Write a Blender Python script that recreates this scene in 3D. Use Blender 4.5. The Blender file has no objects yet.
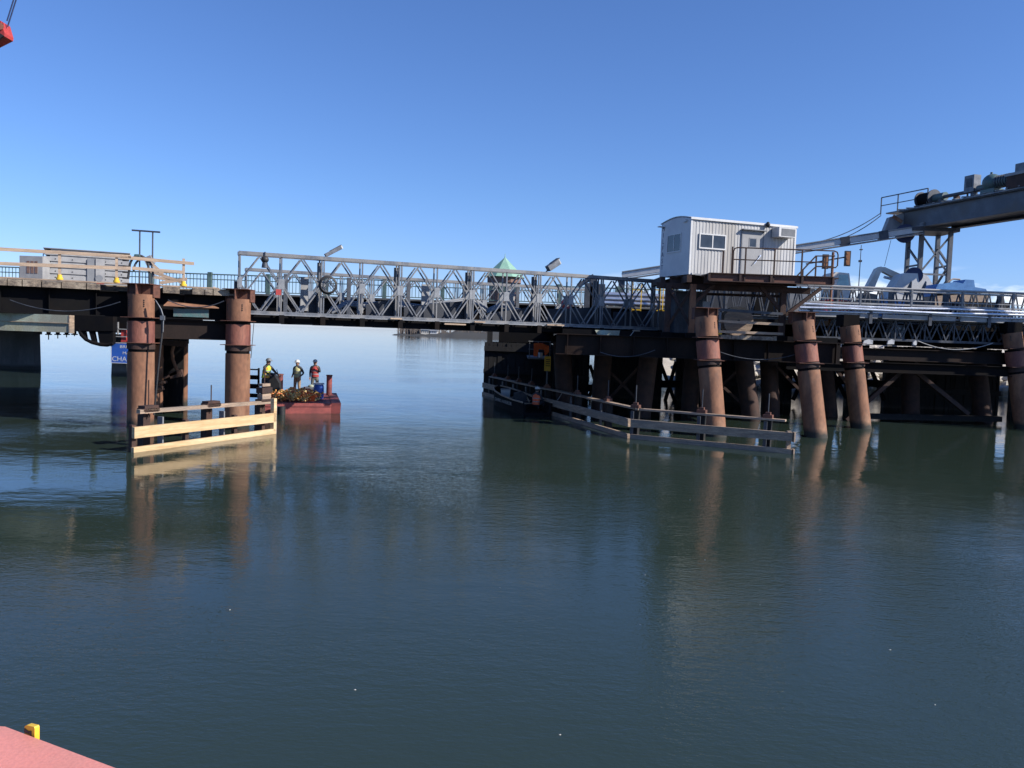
import bpy, math, random
from mathutils import Vector, Matrix
R = math.radians
random.seed(7)
scn = bpy.context.scene
col = scn.collection

# ------------------------------------------------------------------ camera
F = 828.0
CAM = Vector((0, 0, 3.9))
PITCH, ROLL = R(3.49), R(2.0)
fw = Vector((0, math.cos(PITCH), -math.sin(PITCH)))
r0 = Vector((1, 0, 0)); u0 = Vector((0, math.sin(PITCH), math.cos(PITCH)))
rt = r0*math.cos(ROLL) + u0*math.sin(ROLL)
up = u0*math.cos(ROLL) - r0*math.sin(ROLL)
cd = bpy.data.cameras.new('camera'); cam = bpy.data.objects.new('camera', cd); col.objects.link(cam)
cd.sensor_width = 36; cd.lens = 36*F/1024; cd.clip_start = 0.1; cd.clip_end = 20000
cam.matrix_world = Matrix(((rt.x, up.x, -fw.x, CAM.x), (rt.y, up.y, -fw.y, CAM.y), (rt.z, up.z, -fw.z, CAM.z), (0, 0, 0, 1)))
scn.camera = cam
# ------------------------------------------------------------------ sky and sun
SUN_EL, SUN_AZ = R(34), R(110)          # azimuth clockwise from +Y
w = bpy.data.worlds.new('World'); scn.world = w; w.use_nodes = True
nt = w.node_tree; nt.nodes.clear()
out = nt.nodes.new('ShaderNodeOutputWorld'); bg = nt.nodes.new('ShaderNodeBackground')
sky = nt.nodes.new('ShaderNodeTexSky'); sky.sky_type = 'NISHITA'; sky.sun_disc = False
sky.sun_elevation = SUN_EL; sky.sun_rotation = SUN_AZ
sky.air_density = 1.0; sky.dust_density = 0.1; sky.ozone_density = 4.0; sky.altitude = 0
bg.inputs['Strength'].default_value = 0.066
tc = nt.nodes.new('ShaderNodeTexCoord'); mp = nt.nodes.new('ShaderNodeMapping')
mp.inputs['Scale'].default_value = (9, 9, 34)
nz = nt.nodes.new('ShaderNodeTexNoise'); nz.inputs['Scale'].default_value = 1.3; nz.inputs['Detail'].default_value = 7
sx = nt.nodes.new('ShaderNodeSeparateXYZ')
band = nt.nodes.new('ShaderNodeMapRange'); band.inputs[1].default_value = 0.088; band.inputs[2].default_value = 0.055
side = nt.nodes.new('ShaderNodeMapRange'); side.inputs[1].default_value = -0.02; side.inputs[2].default_value = 0.35
thr = nt.nodes.new('ShaderNodeMapRange'); thr.inputs[1].default_value = 0.5; thr.inputs[2].default_value = 0.62
m1 = nt.nodes.new('ShaderNodeMath'); m1.operation = 'MULTIPLY'; m2 = nt.nodes.new('ShaderNodeMath'); m2.operation = 'MULTIPLY'
m3 = nt.nodes.new('ShaderNodeMath'); m3.operation = 'MULTIPLY'; m3.inputs[1].default_value = 0.85
mx = nt.nodes.new('ShaderNodeMixRGB'); mx.inputs[2].default_value = (12.5, 12.8, 13.2, 1)
L = nt.links.new
L(tc.outputs['Generated'], mp.inputs[0]); L(mp.outputs[0], nz.inputs['Vector']); L(tc.outputs['Generated'], sx.inputs[0])
L(sx.outputs[2], band.inputs[0]); L(sx.outputs[0], side.inputs[0]); L(nz.outputs[0], thr.inputs[0])
L(band.outputs[0], m1.inputs[0]); L(thr.outputs[0], m1.inputs[1]); L(m1.outputs[0], m2.inputs[0]); L(side.outputs[0], m2.inputs[1])
L(m2.outputs[0], m3.inputs[0]); L(m3.outputs[0], mx.inputs[0]); tint = nt.nodes.new('ShaderNodeMixRGB'); tint.blend_type = 'MULTIPLY'; tint.inputs[0].default_value = 1; tint.inputs[2].default_value = (0.74, 0.955, 1.36, 1)
tel = nt.nodes.new('ShaderNodeMapRange'); tel.inputs[1].default_value = 0.0; tel.inputs[2].default_value = 0.16
tcol = nt.nodes.new('ShaderNodeMixRGB'); tcol.inputs[1].default_value = (0.79, 0.925, 1.47, 1); tcol.inputs[2].default_value = (0.76, 0.965, 1.37, 1)
L(sx.outputs[2], tel.inputs[0]); L(tel.outputs[0], tcol.inputs[0]); L(tcol.outputs[0], tint.inputs[2])
L(sky.outputs[0], tint.inputs[1]); L(tint.outputs[0], mx.inputs[1]); L(mx.outputs[0], bg.inputs[0]); L(bg.outputs[0], out.inputs[0])
sd = bpy.data.lights.new('sun', 'SUN'); sd.energy = 3.9; sd.angle = R(0.53); sd.color = (1, 0.94, 0.86)
sun = bpy.data.objects.new('sun', sd); col.objects.link(sun)
sdir = Vector((math.sin(SUN_AZ)*math.cos(SUN_EL), math.cos(SUN_AZ)*math.cos(SUN_EL), math.sin(SUN_EL)))
sun.rotation_euler = sdir.to_track_quat('Z', 'Y').to_euler()
scn.view_settings.view_transform = 'Standard'; scn.view_settings.look = 'None'
scn.view_settings.gamma = 1; scn.view_settings.exposure = 0.8

# ------------------------------------------------------------------ geometry helpers
def ray(px, py): return fw + rt*((px-512)/F) + up*((384-py)/F)
def P(px, py, Y):
    d = ray(px, py); return CAM + d*(Y/d.y)
def OZ(px, py, z=0.0):
    d = ray(px, py); return CAM + d*((z-CAM.z)/d.z)
def PL(px, py, O, ang):
    """point where the sight line meets the upright plane through O running at ang"""
    n = Vector((-math.sin(ang), math.cos(ang), 0)); d = ray(px, py)
    return CAM + d*((O-CAM).dot(n)/d.dot(n))
ORG = {}
class MB:
    def __init__(s): s.v = []; s.f = []; s.s = []; s.M = None
    def add(s, vs, fs, smooth=False):
        o = len(s.v)
        for p in vs:
            p = Vector(p); s.v.append(s.M @ p if s.M else p)
        for f in fs:
            s.f.append([o+i for i in f]); s.s.append(smooth)
        return s
    def box(s, x0, x1, y0, y1, z0, z1):
        return s.add([(x0,y0,z0),(x1,y0,z0),(x1,y1,z0),(x0,y1,z0),(x0,y0,z1),(x1,y0,z1),(x1,y1,z1),(x0,y1,z1)],
                     [(0,3,2,1),(4,5,6,7),(0,1,5,4),(1,2,6,5),(2,3,7,6),(3,0,4,7)])
    def beam(s, a, b, w_, h_, upv=(0,0,1)):
        a = Vector(a); b = Vector(b); d = (b-a).normalized(); U = Vector(upv)
        x = d.cross(U)
        if x.length < 1e-4: x = d.cross(Vector((1,0,0)))
        x.normalize(); y = x.cross(d).normalized()
        vs = [q + x*sx_*w_/2 + y*sy*h_/2 for q in (a, b) for sx_, sy in ((-1,-1),(1,-1),(1,1),(-1,1))]
        return s.add(vs, [(0,1,2,3),(7,6,5,4),(0,4,5,1),(1,5,6,2),(2,6,7,3),(3,7,4,0)])
    def ibeam(s, a, b, h_, w_, t=0.03):
        s.beam(a, b, t, h_-2*t)
        a = Vector(a); b = Vector(b); z = Vector((0,0,(h_-t)/2))
        s.beam(a+z, b+z, w_, t); s.beam(a-z, b-z, w_, t); return s
    def tube(s, pts, r, n=8):
        pts = [Vector(p) for p in pts]; rs = r if isinstance(r, (list, tuple)) else [r]*len(pts)
        prev = None; rings = []
        for i, p in enumerate(pts):
            d = (pts[min(i+1, len(pts)-1)] - pts[max(i-1, 0)]).normalized()
            if prev is None:
                x = d.orthogonal().normalized()
            else:
                x = (prev - d*prev.dot(d)).normalized()
            prev = x; y = d.cross(x)
            rings.append([p + (x*math.cos(2*math.pi*k/n) + y*math.sin(2*math.pi*k/n))*rs[i] for k in range(n)])
        vs = [q for rr in rings for q in rr]
        fs = [(i*n+k, i*n+(k+1) % n, (i+1)*n+(k+1) % n, (i+1)*n+k) for i in range(len(pts)-1) for k in range(n)]
        s.add(vs, fs, True)
        o = len(pts)-1
        s.add(rings[0], [tuple(range(n))[::-1]]); s.add(rings[o], [tuple(range(n))]); return s
    def cyl(s, a, b, ra, rb=None, n=24): return s.tube([a, b], [ra, ra if rb is None else rb], n)
    def prism(s, pts, ext):
        pts = [Vector(p) for p in pts]; e = Vector(ext); n = len(pts)
        return s.add(pts + [p+e for p in pts], [tuple(range(n))[::-1], tuple(range(n, 2*n))] + [(i, (i+1) % n, n+(i+1) % n, n+i) for i in range(n)])
    def ell(s, c, r, n=12, m=8, top=False):
        c = Vector(c); vs = []; a0 = 0.0 if top else -math.pi/2
        for j in range(m+1):
            t = a0 + (math.pi/2 - a0)*j/m
            for k in range(n):
                a = 2*math.pi*k/n
                vs.append(c + Vector((r[0]*math.cos(t)*math.cos(a), r[1]*math.cos(t)*math.sin(a), r[2]*math.sin(t))))
        fs = [(j*n+k, j*n+(k+1) % n, (j+1)*n+(k+1) % n, (j+1)*n+k) for j in range(m) for k in range(n)]
        return s.add(vs, fs, True)
    def build(s, name, m, parent=None):
        o0 = ORG.get(parent.name, Vector()) if parent else Vector()
        me = bpy.data.meshes.new(name)
        me.from_pydata([tuple(p-o0) for p in s.v], [], s.f); me.update()
        me.polygons.foreach_set('use_smooth', s.s)
        o = bpy.data.objects.new(name, me); me.materials.append(m); col.objects.link(o)
        if parent: o.parent = parent; ORG[o.name] = o0
        return o
def tag(o, label=None, cat=None, group=None, kind=None):
    if label: o['label'] = label
    if cat: o['category'] = cat
    if group: o['group'] = group
    if kind: o['kind'] = kind
    return o
def thing(name, label, cat, loc=(0,0,0), group=None):
    o = bpy.data.objects.new(name, None); o.empty_display_size = 0.3; col.objects.link(o); o.location = loc
    ORG[o.name] = Vector(loc); return tag(o, label, cat, group)
def copy_tree(o, parent=None):
    c = o.copy(); col.objects.link(c); c.parent = parent
    for ch in list(o.children): copy_tree(ch, c)
    return c
def dup(o, loc, rz=0.0, label=None):
    c = copy_tree(o); c.location = loc; c.rotation_euler = (0, 0, rz)
    if label: c['label'] = label
    return c

# ------------------------------------------------------------------ materials
def mat(name, c, c2=None, scale=3.0, rough=0.6, metal=0.0, bump=0.0, stretch=(1,1,1), lo=0.4, hi=0.62, fine=0.15, fs=30.0, spec=0.5, tide=None, c3=None):
    m = bpy.data.materials.new(name); m.use_nodes = True; n = m.node_tree; N = n.nodes; K = n.links.new
    b = N['Principled BSDF']; b.inputs['Roughness'].default_value = rough; b.inputs['Metallic'].default_value = metal
    b.inputs['Specular IOR Level'].default_value = spec
    t = N.new('ShaderNodeTexCoord'); mp_ = N.new('ShaderNodeMapping'); mp_.inputs['Scale'].default_value = stretch
    K(t.outputs['Object'], mp_.inputs[0])
    a = N.new('ShaderNodeTexNoise'); a.inputs['Scale'].default_value = scale; a.inputs['Detail'].default_value = 6; a.inputs['Roughness'].default_value = 0.65
    K(mp_.outputs[0], a.inputs['Vector'])
    r = N.new('ShaderNodeMapRange'); r.inputs[1].default_value = lo; r.inputs[2].default_value = hi; K(a.outputs[0], r.inputs[0])
    x = N.new('ShaderNodeMixRGB'); x.inputs[1].default_value = (*c, 1); x.inputs[2].default_value = (*(c2 or [v*0.75 for v in c]), 1); K(r.outputs[0], x.inputs[0])
    last = x.outputs[0]
    if c3:
        a3 = N.new('ShaderNodeTexNoise'); a3.inputs['Scale'].default_value = scale*0.37; a3.inputs['Detail'].default_value = 4; K(mp_.outputs[0], a3.inputs['Vector'])
        r3 = N.new('ShaderNodeMapRange'); r3.inputs[1].default_value = 0.5; r3.inputs[2].default_value = 0.62; K(a3.outputs[0], r3.inputs[0])
        x3 = N.new('ShaderNodeMixRGB'); x3.inputs[2].default_value = (*c3, 1); K(r3.outputs[0], x3.inputs[0]); K(last, x3.inputs[1]); last = x3.outputs[0]
    g = N.new('ShaderNodeTexNoise'); g.inputs['Scale'].default_value = fs; g.inputs['Detail'].default_value = 4; K(mp_.outputs[0], g.inputs['Vector'])
    gr = N.new('ShaderNodeMapRange'); gr.inputs[1].default_value = 0.3; gr.inputs[2].default_value = 0.7; gr.inputs[3].default_value = 1-fine; gr.inputs[4].default_value = 1+fine; K(g.outputs[0], gr.inputs[0])
    y = N.new('ShaderNodeMixRGB'); y.blend_type = 'MULTIPLY'; y.inputs[0].default_value = 1; K(last, y.inputs[1]); K(gr.outputs[0], y.inputs[2]); last = y.outputs[0]
    if tide:   # stained, weed-dark band near the water (world height)
        ge = N.new('ShaderNodeNewGeometry'); s_ = N.new('ShaderNodeSeparateXYZ'); K(ge.outputs['Position'], s_.inputs[0])
        ad = N.new('ShaderNodeMath'); ad.operation = 'MULTIPLY_ADD'; ad.inputs[1].default_value = 0.5; K(a.outputs[0], ad.inputs[0]); K(s_.outputs[2], ad.inputs[2])
        tr = N.new('ShaderNodeMapRange'); tr.inputs[1].default_value = tide+0.35; tr.inputs[2].default_value = tide+0.12; K(ad.outputs[0], tr.inputs[0])
        z = N.new('ShaderNodeMixRGB'); z.inputs[2].default_value = (0.035, 0.032, 0.025, 1); K(tr.outputs[0], z.inputs[0]); K(last, z.inputs[1]); last = z.outputs[0]
    K(last, b.inputs['Base Color'])
    rr = N.new('ShaderNodeMapRange'); rr.inputs[3].default_value = max(0.03, rough-0.12); rr.inputs[4].default_value = min(1, rough+0.12); K(g.outputs[0], rr.inputs[0]); K(rr.outputs[0], b.inputs['Roughness'])
    if bump:
        bp = N.new('ShaderNodeBump'); bp.inputs['Strength'].default_value = bump; bp.inputs['Distance'].default_value = 0.02; K(g.outputs[0], bp.inputs['Height']); K(bp.outputs[0], b.inputs['Normal'])
    return m
M = {}
M['rust'] = mat('rusty_steel', (0.25,0.118,0.064), (0.125,0.056,0.034), 1.7, 0.8, 0, 0.35, (1.1,1.1,0.55), c3=(0.29,0.155,0.09), tide=0.3, fine=0.16, fs=9, lo=.36, hi=.72)
M['rust_red'] = mat('rusty_sleeve', (0.19,0.064,0.044), (0.25,0.10,0.066), 2.4, 0.7, 0, 0.4, (1.4,1.4,.4), c3=(0.16,0.058,0.048), fine=0.2, fs=12)
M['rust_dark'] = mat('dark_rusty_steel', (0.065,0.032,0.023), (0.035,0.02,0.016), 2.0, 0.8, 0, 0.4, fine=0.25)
M['rust_edge'] = mat('brown_steel_edge', (0.15,0.062,0.04), (0.09,0.04,0.028), 2.5, 0.75, 0, 0.3, (1,1,3), fine=0.2)
M['black_steel'] = mat('shade_darkened_black_steel', (0.0045,0.0045,0.006), (0.007,0.0065,0.0065), 1.2, 0.8, 0, 0.2, c3=(0.011,0.008,0.007), fine=0.2, spec=0.12)  # black steel, darkened further to carry the shade under the decks
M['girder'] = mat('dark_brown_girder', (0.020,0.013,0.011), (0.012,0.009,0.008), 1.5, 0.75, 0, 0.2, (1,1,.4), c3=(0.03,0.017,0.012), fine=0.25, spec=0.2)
M['end_white'] = mat('white_end_wall', (0.60,0.60,0.60), (0.53,0.53,0.54), 1.2, 0.6, 0, 0.05, fine=0.05)  # neutral near-white paint, no blue in it
M['boat_black'] = mat('black_boat_hull', (0.008,0.009,0.011), (0.014,0.014,0.015), 2, 0.85, 0, 0.1, spec=0.1)
M['galv'] = mat('galvanized_steel', (0.17,0.18,0.20), (0.10,0.11,0.125), 3.0, 0.5, 0.3, 0.15, fine=0.15, c3=(0.22,0.215,0.21))
M['gusset'] = mat('bright_galvanized_plate', (0.27,0.28,0.29), (0.20,0.21,0.225), 3.0, 0.5, 0.2, 0.1, fine=0.12)
M['galv_dark'] = mat('weathered_galvanized_steel', (0.075,0.082,0.097), (0.042,0.048,0.06), 2.5, 0.55, 0.2, 0.15, fine=0.2)
M['plate_blue'] = mat('dark_blue_grey_plate', (0.028,0.033,0.045), (0.016,0.020,0.03), 0.9, 0.6, 0, 0.2, (1,1,0.5), fine=0.2)
M['green_paint'] = mat('old_green_paint', (0.10,0.16,0.145), (0.06,0.10,0.095), 2.5, 0.6, 0, 0.15)
M['pale_green'] = mat('pale_green_paint', (0.36,0.42,0.34), (0.30,0.29,0.20), 2.0, 0.65, 0, 0.2, c3=(0.25,0.25,0.2), fine=0.2)
M['copper'] = mat('green_copper_roof', (0.20,0.37,0.28), (0.27,0.44,0.34), 1.5, 0.6, fine=0.12)
M['brick'] = mat('brown_shingle', (0.22,0.13,0.10), (0.14,0.085,0.07), 4, 0.8, fine=0.3)
M['concrete'] = mat('dark_stained_concrete', (0.12,0.12,0.115), (0.07,0.07,0.068), 0.8, 0.85, 0, 0.3, (1,1,0.3), tide=0.3)
M['new_wood'] = mat('new_yellow_timber', (0.62,0.44,0.24), (0.50,0.33,0.16), 1.2, 0.65, 0, 0.3, (0.6,0.6,9), fine=0.14, fs=7, c3=(0.66,0.48,0.28))
M['wood'] = mat('weathered_tan_timber', (0.46,0.34,0.24), (0.34,0.25,0.18), 1.5, 0.75, 0, 0.3, (1,1,6), fine=0.18)
M['grey_wood'] = mat('grey_old_timber', (0.40,0.29,0.205), (0.23,0.17,0.125), 1.6, 0.8, 0, 0.4, (1,1,7), fine=0.25, c3=(0.24,0.19,0.15), fs=12)
M['old_wood'] = mat('rotting_brown_timber', (0.24,0.19,0.14), (0.085,0.07,0.06), 4.0, 0.9, 0, 0.6, (1,1,1.6), fine=0.4, c3=(0.30,0.25,0.19))
M['dark_wood'] = mat('shade_darkened_timber', (0.006,0.006,0.007), (0.012,0.011,0.010), 1.5, 0.85, 0, 0.4, (4,4,0.6), fine=0.3, tide=0.1)  # timber colour darkened to stand in for shade on the pier
M['pale_grey'] = mat('pale_grey_paint', (0.33,0.33,0.325), (0.25,0.25,0.255), 2, 0.6, fine=0.08)
M['mid_grey'] = mat('mid_grey_paint', (0.20,0.21,0.225), (0.16,0.17,0.185), 2, 0.6, fine=0.1)
M['white'] = mat('white_paint', (0.62,0.62,0.61), (0.54,0.54,0.53), 2, 0.5, fine=0.06)
M['siding'] = mat('white_metal_siding', (0.46,0.46,0.455), (0.40,0.395,0.385), 2.2, 0.5, 0, 0.05, (1,1,0.10), fine=0.10, c3=(0.36,0.34,0.31), fs=9)
M['door'] = mat('grey_door_paint', (0.29,0.29,0.29), (0.26,0.26,0.26), 2, 0.5, fine=0.04)
M['black'] = mat('black_rubber', (0.02,0.02,0.022), (0.03,0.03,0.03), 4, 0.55, fine=0.2)
M['yellow'] = mat('yellow_paint', (0.80,0.52,0.04), (0.70,0.42,0.03), 4, 0.5, fine=0.12)
M['orange'] = mat('orange_fabric', (0.85,0.16,0.03), (0.70,0.11,0.025), 6, 0.8, fine=0.15)
M['red'] = mat('red_paint', (0.48,0.05,0.04), (0.36,0.045,0.04), 3, 0.5, fine=0.15)
M['hull_red'] = mat('faded_red_hull', (0.33,0.08,0.068), (0.20,0.05,0.045), 1.6, 0.6, 0, 0.2, (1,1,2), fine=0.2, c3=(0.10,0.032,0.032))
M['deck_red'] = mat('salmon_red_deck_paint', (0.66,0.215,0.165), (0.60,0.24,0.19), 3.5, 0.55, 0, 0.12, lo=.42, hi=.55, fine=0.08, fs=70, c3=(0.70,0.26,0.21))  # salmon red paint with paler worn patches
M['blue'] = mat('blue_plastic', (0.03,0.12,0.50), (0.025,0.09,0.38), 3, 0.4, fine=0.1)
M['tarp'] = mat('blue_tarpaulin', (0.10,0.28,0.58), (0.06,0.18,0.42), 1.2, 0.6, 0, 0.4, fine=0.15)
M['navy'] = mat('navy_paint', (0.03,0.045,0.12), (0.02,0.03,0.08), 3, 0.5)
M['sign_blue'] = mat('blue_sign_face', (0.025,0.10,0.42), (0.03,0.11,0.45), 2, 0.45, fine=0.04)
M['machine'] = mat('green_machine_paint', (0.06,0.13,0.13), (0.10,0.12,0.12), 5, 0.5, fine=0.3)
M['gantry'] = mat('gantry_grey_paint', (0.115,0.125,0.145), (0.08,0.088,0.104), 1.3, 0.55, 0.1, 0.1, fine=0.15, c3=(0.10,0.09,0.085))
M['silver'] = mat('silver_pipe_jacket', (0.72,0.74,0.78), (0.55,0.57,0.62), 2, 0.32, 0.75, 0.05, fine=0.08)
M['rope'] = mat('yellow_orange_rope', (0.72,0.38,0.08), (0.70,0.55,0.25), 9, 0.8, fine=0.3, lo=0.45, hi=0.55, c3=(0.75,0.16,0.06))
M['skin'] = mat('skin', (0.42,0.24,0.17), None, 8, 0.6)
M['tan_cloth'] = mat('tan_work_cloth', (0.38,0.25,0.15), (0.26,0.17,0.10), 8, 0.85, 0, 0.3)
M['olive_cloth'] = mat('grey_olive_cloth', (0.16,0.16,0.14), (0.11,0.11,0.10), 8, 0.85)
M['dark_cloth'] = mat('dark_jacket_cloth', (0.03,0.032,0.04), (0.05,0.05,0.055), 8, 0.85)
M['vest_yellow'] = mat('faded_yellow_vest_cloth', (0.62,0.60,0.28), (0.50,0.42,0.22), 12, 0.8)
M['vest_lime'] = mat('lime_vest_cloth', (0.45,0.75,0.08), (0.70,0.32,0.05), 5, 0.8, lo=0.5, hi=0.53)
M['vest_red'] = mat('red_vest_cloth', (0.42,0.05,0.045), (0.32,0.04,0.04), 10, 0.8)
M['vest_orange'] = mat('orange_vest_cloth', (0.85,0.17,0.06), (0.75,0.12,0.05), 10, 0.8)
M['rock'] = mat('pale_shore_rock', (0.50,0.46,0.40), (0.33,0.30,0.26), 0.7, 0.9, 0, 0.5, fine=0.25)
M['twig'] = mat('bare_branches', (0.15,0.125,0.11), (0.10,0.085,0.075), 1, 0.9)
M['excavator'] = mat('cream_machine_paint', (0.70,0.67,0.60), (0.60,0.56,0.48), 1.5, 0.5, fine=0.08)
M['land'] = mat('far_land', (0.045,0.043,0.036), (0.03,0.03,0.025), 0.01, 0.9)
M['cream'] = mat('cream_wall', (0.62,0.58,0.50), (0.5,0.47,0.4), 0.3, 0.8)
def glassmat(name, c, rough=0.06):
    m = bpy.data.materials.new(name); m.use_nodes = True; b = m.node_tree.nodes['Principled BSDF']
    b.inputs['Roughness'].default_value = rough; b.inputs['Specular IOR Level'].default_value = 0.5
    N = m.node_tree.nodes; t = N.new('ShaderNodeTexCoord'); a = N.new('ShaderNodeTexNoise'); a.inputs['Scale'].default_value = 2.2; x = N.new('ShaderNodeMixRGB')
    x.inputs[1].default_value = (*[v*0.4 for v in c], 1); x.inputs[2].default_value = (*[v*2.0+0.01 for v in c], 1)
    m.node_tree.links.new(t.outputs['Object'], a.inputs['Vector']); m.node_tree.links.new(a.outputs[0], x.inputs[0]); m.node_tree.links.new(x.outputs[0], b.inputs['Base Color'])
    return m
M['glass'] = glassmat('dark_window_glass', (0.025,0.03,0.04)); M['glass_pale'] = glassmat('pale_cab_glass', (0.22,0.38,0.38), 0.15)
M['lamp_glass'] = glassmat('lamp_lens', (0.55,0.55,0.52), 0.2); M['amber'] = glassmat('brown_signal_face', (0.25,0.10,0.03), 0.4)

def water_mat():
    m = bpy.data.materials.new('harbour_water'); m.use_nodes = True; n = m.node_tree; N = n.nodes; K = n.links.new
    b = N['Principled BSDF']; b.inputs['Base Color'].default_value = (0.024,0.038,0.029,1); b.inputs['IOR'].default_value = 1.333
    b.inputs['Roughness'].default_value = 0.035
    g = N.new('ShaderNodeNewGeometry')
    def noise(sc, st, det, rot=0.0, dist=0.0):
        mp_ = N.new('ShaderNodeMapping'); mp_.inputs['Scale'].default_value = st; mp_.inputs['Rotation'].default_value = (0,0,rot); K(g.outputs['Position'], mp_.inputs[0])
        a = N.new('ShaderNodeTexNoise'); a.inputs['Scale'].default_value = sc; a.inputs['Detail'].default_value = det; a.inputs['Roughness'].default_value = 0.55; a.inputs['Distortion'].default_value = dist
        K(mp_.outputs[0], a.inputs['Vector']); return a.outputs[0]
    def mth(op, a, c):
        x = N.new('ShaderNodeMath'); x.operation = op
        for i, q in enumerate((a, c)):
            if isinstance(q, (int, float)): x.inputs[i].default_value = q
            else: K(q, x.inputs[i])
        return x.outputs[0]
    mask = noise(0.085, (1,1.7,1), 3, R(25), 0.6)
    mr = N.new('ShaderNodeMapRange'); mr.inputs[1].default_value = 0.36; mr.inputs[2].default_value = 0.58; mr.inputs[3].default_value = 0.45; mr.inputs[4].default_value = 1.15; K(mask, mr.inputs[0])
    sp_ = N.new('ShaderNodeSeparateXYZ'); K(g.outputs['Position'], sp_.inputs[0])
    def lee(cx_, cy_, rx_, ry_):       # calmer water in the lee of a pier
        a = mth('DIVIDE', mth('SUBTRACT', sp_.outputs[0], cx_), rx_); c = mth('DIVIDE', mth('SUBTRACT', sp_.outputs[1], cy_), ry_)
        d = mth('SQRT', mth('ADD', mth('MULTIPLY', a, a), mth('MULTIPLY', c, c)), 0)
        q = N.new('ShaderNodeMapRange'); q.interpolation_type = 'SMOOTHSTEP'; q.inputs[1].default_value = 0.55; q.inputs[2].default_value = 1.25; q.inputs[3].default_value = 0.16; q.inputs[4].default_value = 1
        K(mth('ADD', d, mth('MULTIPLY', mth('SUBTRACT', mask, 0.5), 1.6)), q.inputs[0]); return q.outputs[0]
    far_ = N.new('ShaderNodeMapRange'); far_.inputs[1].default_value = 26; far_.inputs[2].default_value = 48; far_.inputs[3].default_value = 0.95; far_.inputs[4].default_value = 0.45; K(sp_.outputs[1], far_.inputs[0])
    amp = mth('MULTIPLY', mr.outputs[0], mth('MULTIPLY', mth('MULTIPLY', lee(20, 30, 16, 10.5), lee(-15, 19, 10, 8.5)), far_.outputs[0]))
    big = noise(0.55, (1,1.3,1), 3, R(14), 0.3)
    mid = noise(2.6, (0.7,1.5,1), 3, R(-10), 0.5)
    fin = noise(9.0, (0.75,1.35,1), 3, R(8), 0.2)
    fi2 = noise(22.0, (0.8,1.2,1), 2, R(-20), 0.0)
    h = mth('ADD', mth('MULTIPLY', big, 0.012), mth('MULTIPLY', mth('ADD', mth('ADD', mth('MULTIPLY', mid, 0.0085), mth('MULTIPLY', fin, 0.0068)), mth('MULTIPLY', fi2, 0.0026)), amp))
    bp = N.new('ShaderNodeBump'); bp.inputs['Strength'].default_value = 1.0; bp.inputs['Distance'].default_value = 1.0
    K(h, bp.inputs['Height']); K(bp.outputs[0], b.inputs['Normal'])
    return m
# ------------------------------------------------------------------ water, shore, causeway
mb = MB(); mb.add([(-6000,-300,0),(6000,-300,0),(6000,9000,0),(-6000,9000,0)], [(0,1,2,3)])
tag(mb.build('water', water_mat()), kind='structure')

def terrain(name, x0, x1, prof, nx, m, jit=0.3):
    mbx = MB(); vs = []; ny = len(prof)
    for i in range(nx+1):
        x = x0 + (x1-x0)*i/nx
        for j, (y, z) in enumerate(prof):
            vs.append((x + random.uniform(-jit, jit), y + random.uniform(-jit, jit)*1.5, z + (random.uniform(-jit, jit) if j else 0)))
    fs = [(i*ny+j, (i+1)*ny+j, (i+1)*ny+j+1, i*ny+j+1) for i in range(nx) for j in range(ny-1)]
    mbx.add(vs, fs, True); return tag(mbx.build(name, m), kind='structure')
terrain('shore_bank', 13, 240, [(68,-1),(70,0.4),(72,1.9),(74,3.4),(77,4.7),(90,4.9),(130,5.5),(300,9)], 160, M['rock'], 0.3)
mb = MB()
for i in range(420):
    x = random.uniform(14, 62); t = random.random(); y = 69.2+6*t; z = 0.1+3.9*t; r_ = random.uniform(0.25, 0.8)
    k = len(mb.v); mb.ell((x,y,z), (r_*random.uniform(.8,1.4), r_, r_*0.7), 6, 4)
    for q in mb.v[k:]: q += Vector((random.uniform(-.08,.08),)*3)
    for j in range(len(mb.s)-24, len(mb.s)): mb.s[j] = False
tag(mb.build('shore_rocks', M['rock']), 'pale broken rocks piled along the bank behind the bridge', 'rocks', kind='stuff')
# bare wood on the rise behind the near bank
mb = MB()
for i in range(420):
    x = random.uniform(14, 60); y = random.uniform(128, 150); h = random.uniform(5, 9)*(0.65+0.35*math.sin(x*0.23)**2); z = 5.2
    top = Vector((x+random.uniform(-.6,.6), y, z+h)); mb.tube([(x,y,z), top], [0.16, 0.02], 4)
    for k in range(6):
        t = random.uniform(.3, .9); q = Vector((x,y,z)).lerp(top, t); mb.tube([q, q+Vector((random.uniform(-1.5,1.5), random.uniform(-1,1), random.uniform(.6,1.8)))], [0.05,0.015], 3)
tag(mb.build('bare_woodland', M['twig']), 'grey brown leafless wood on the rise behind the silver pipes', 'woodland', kind='stuff')
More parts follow.
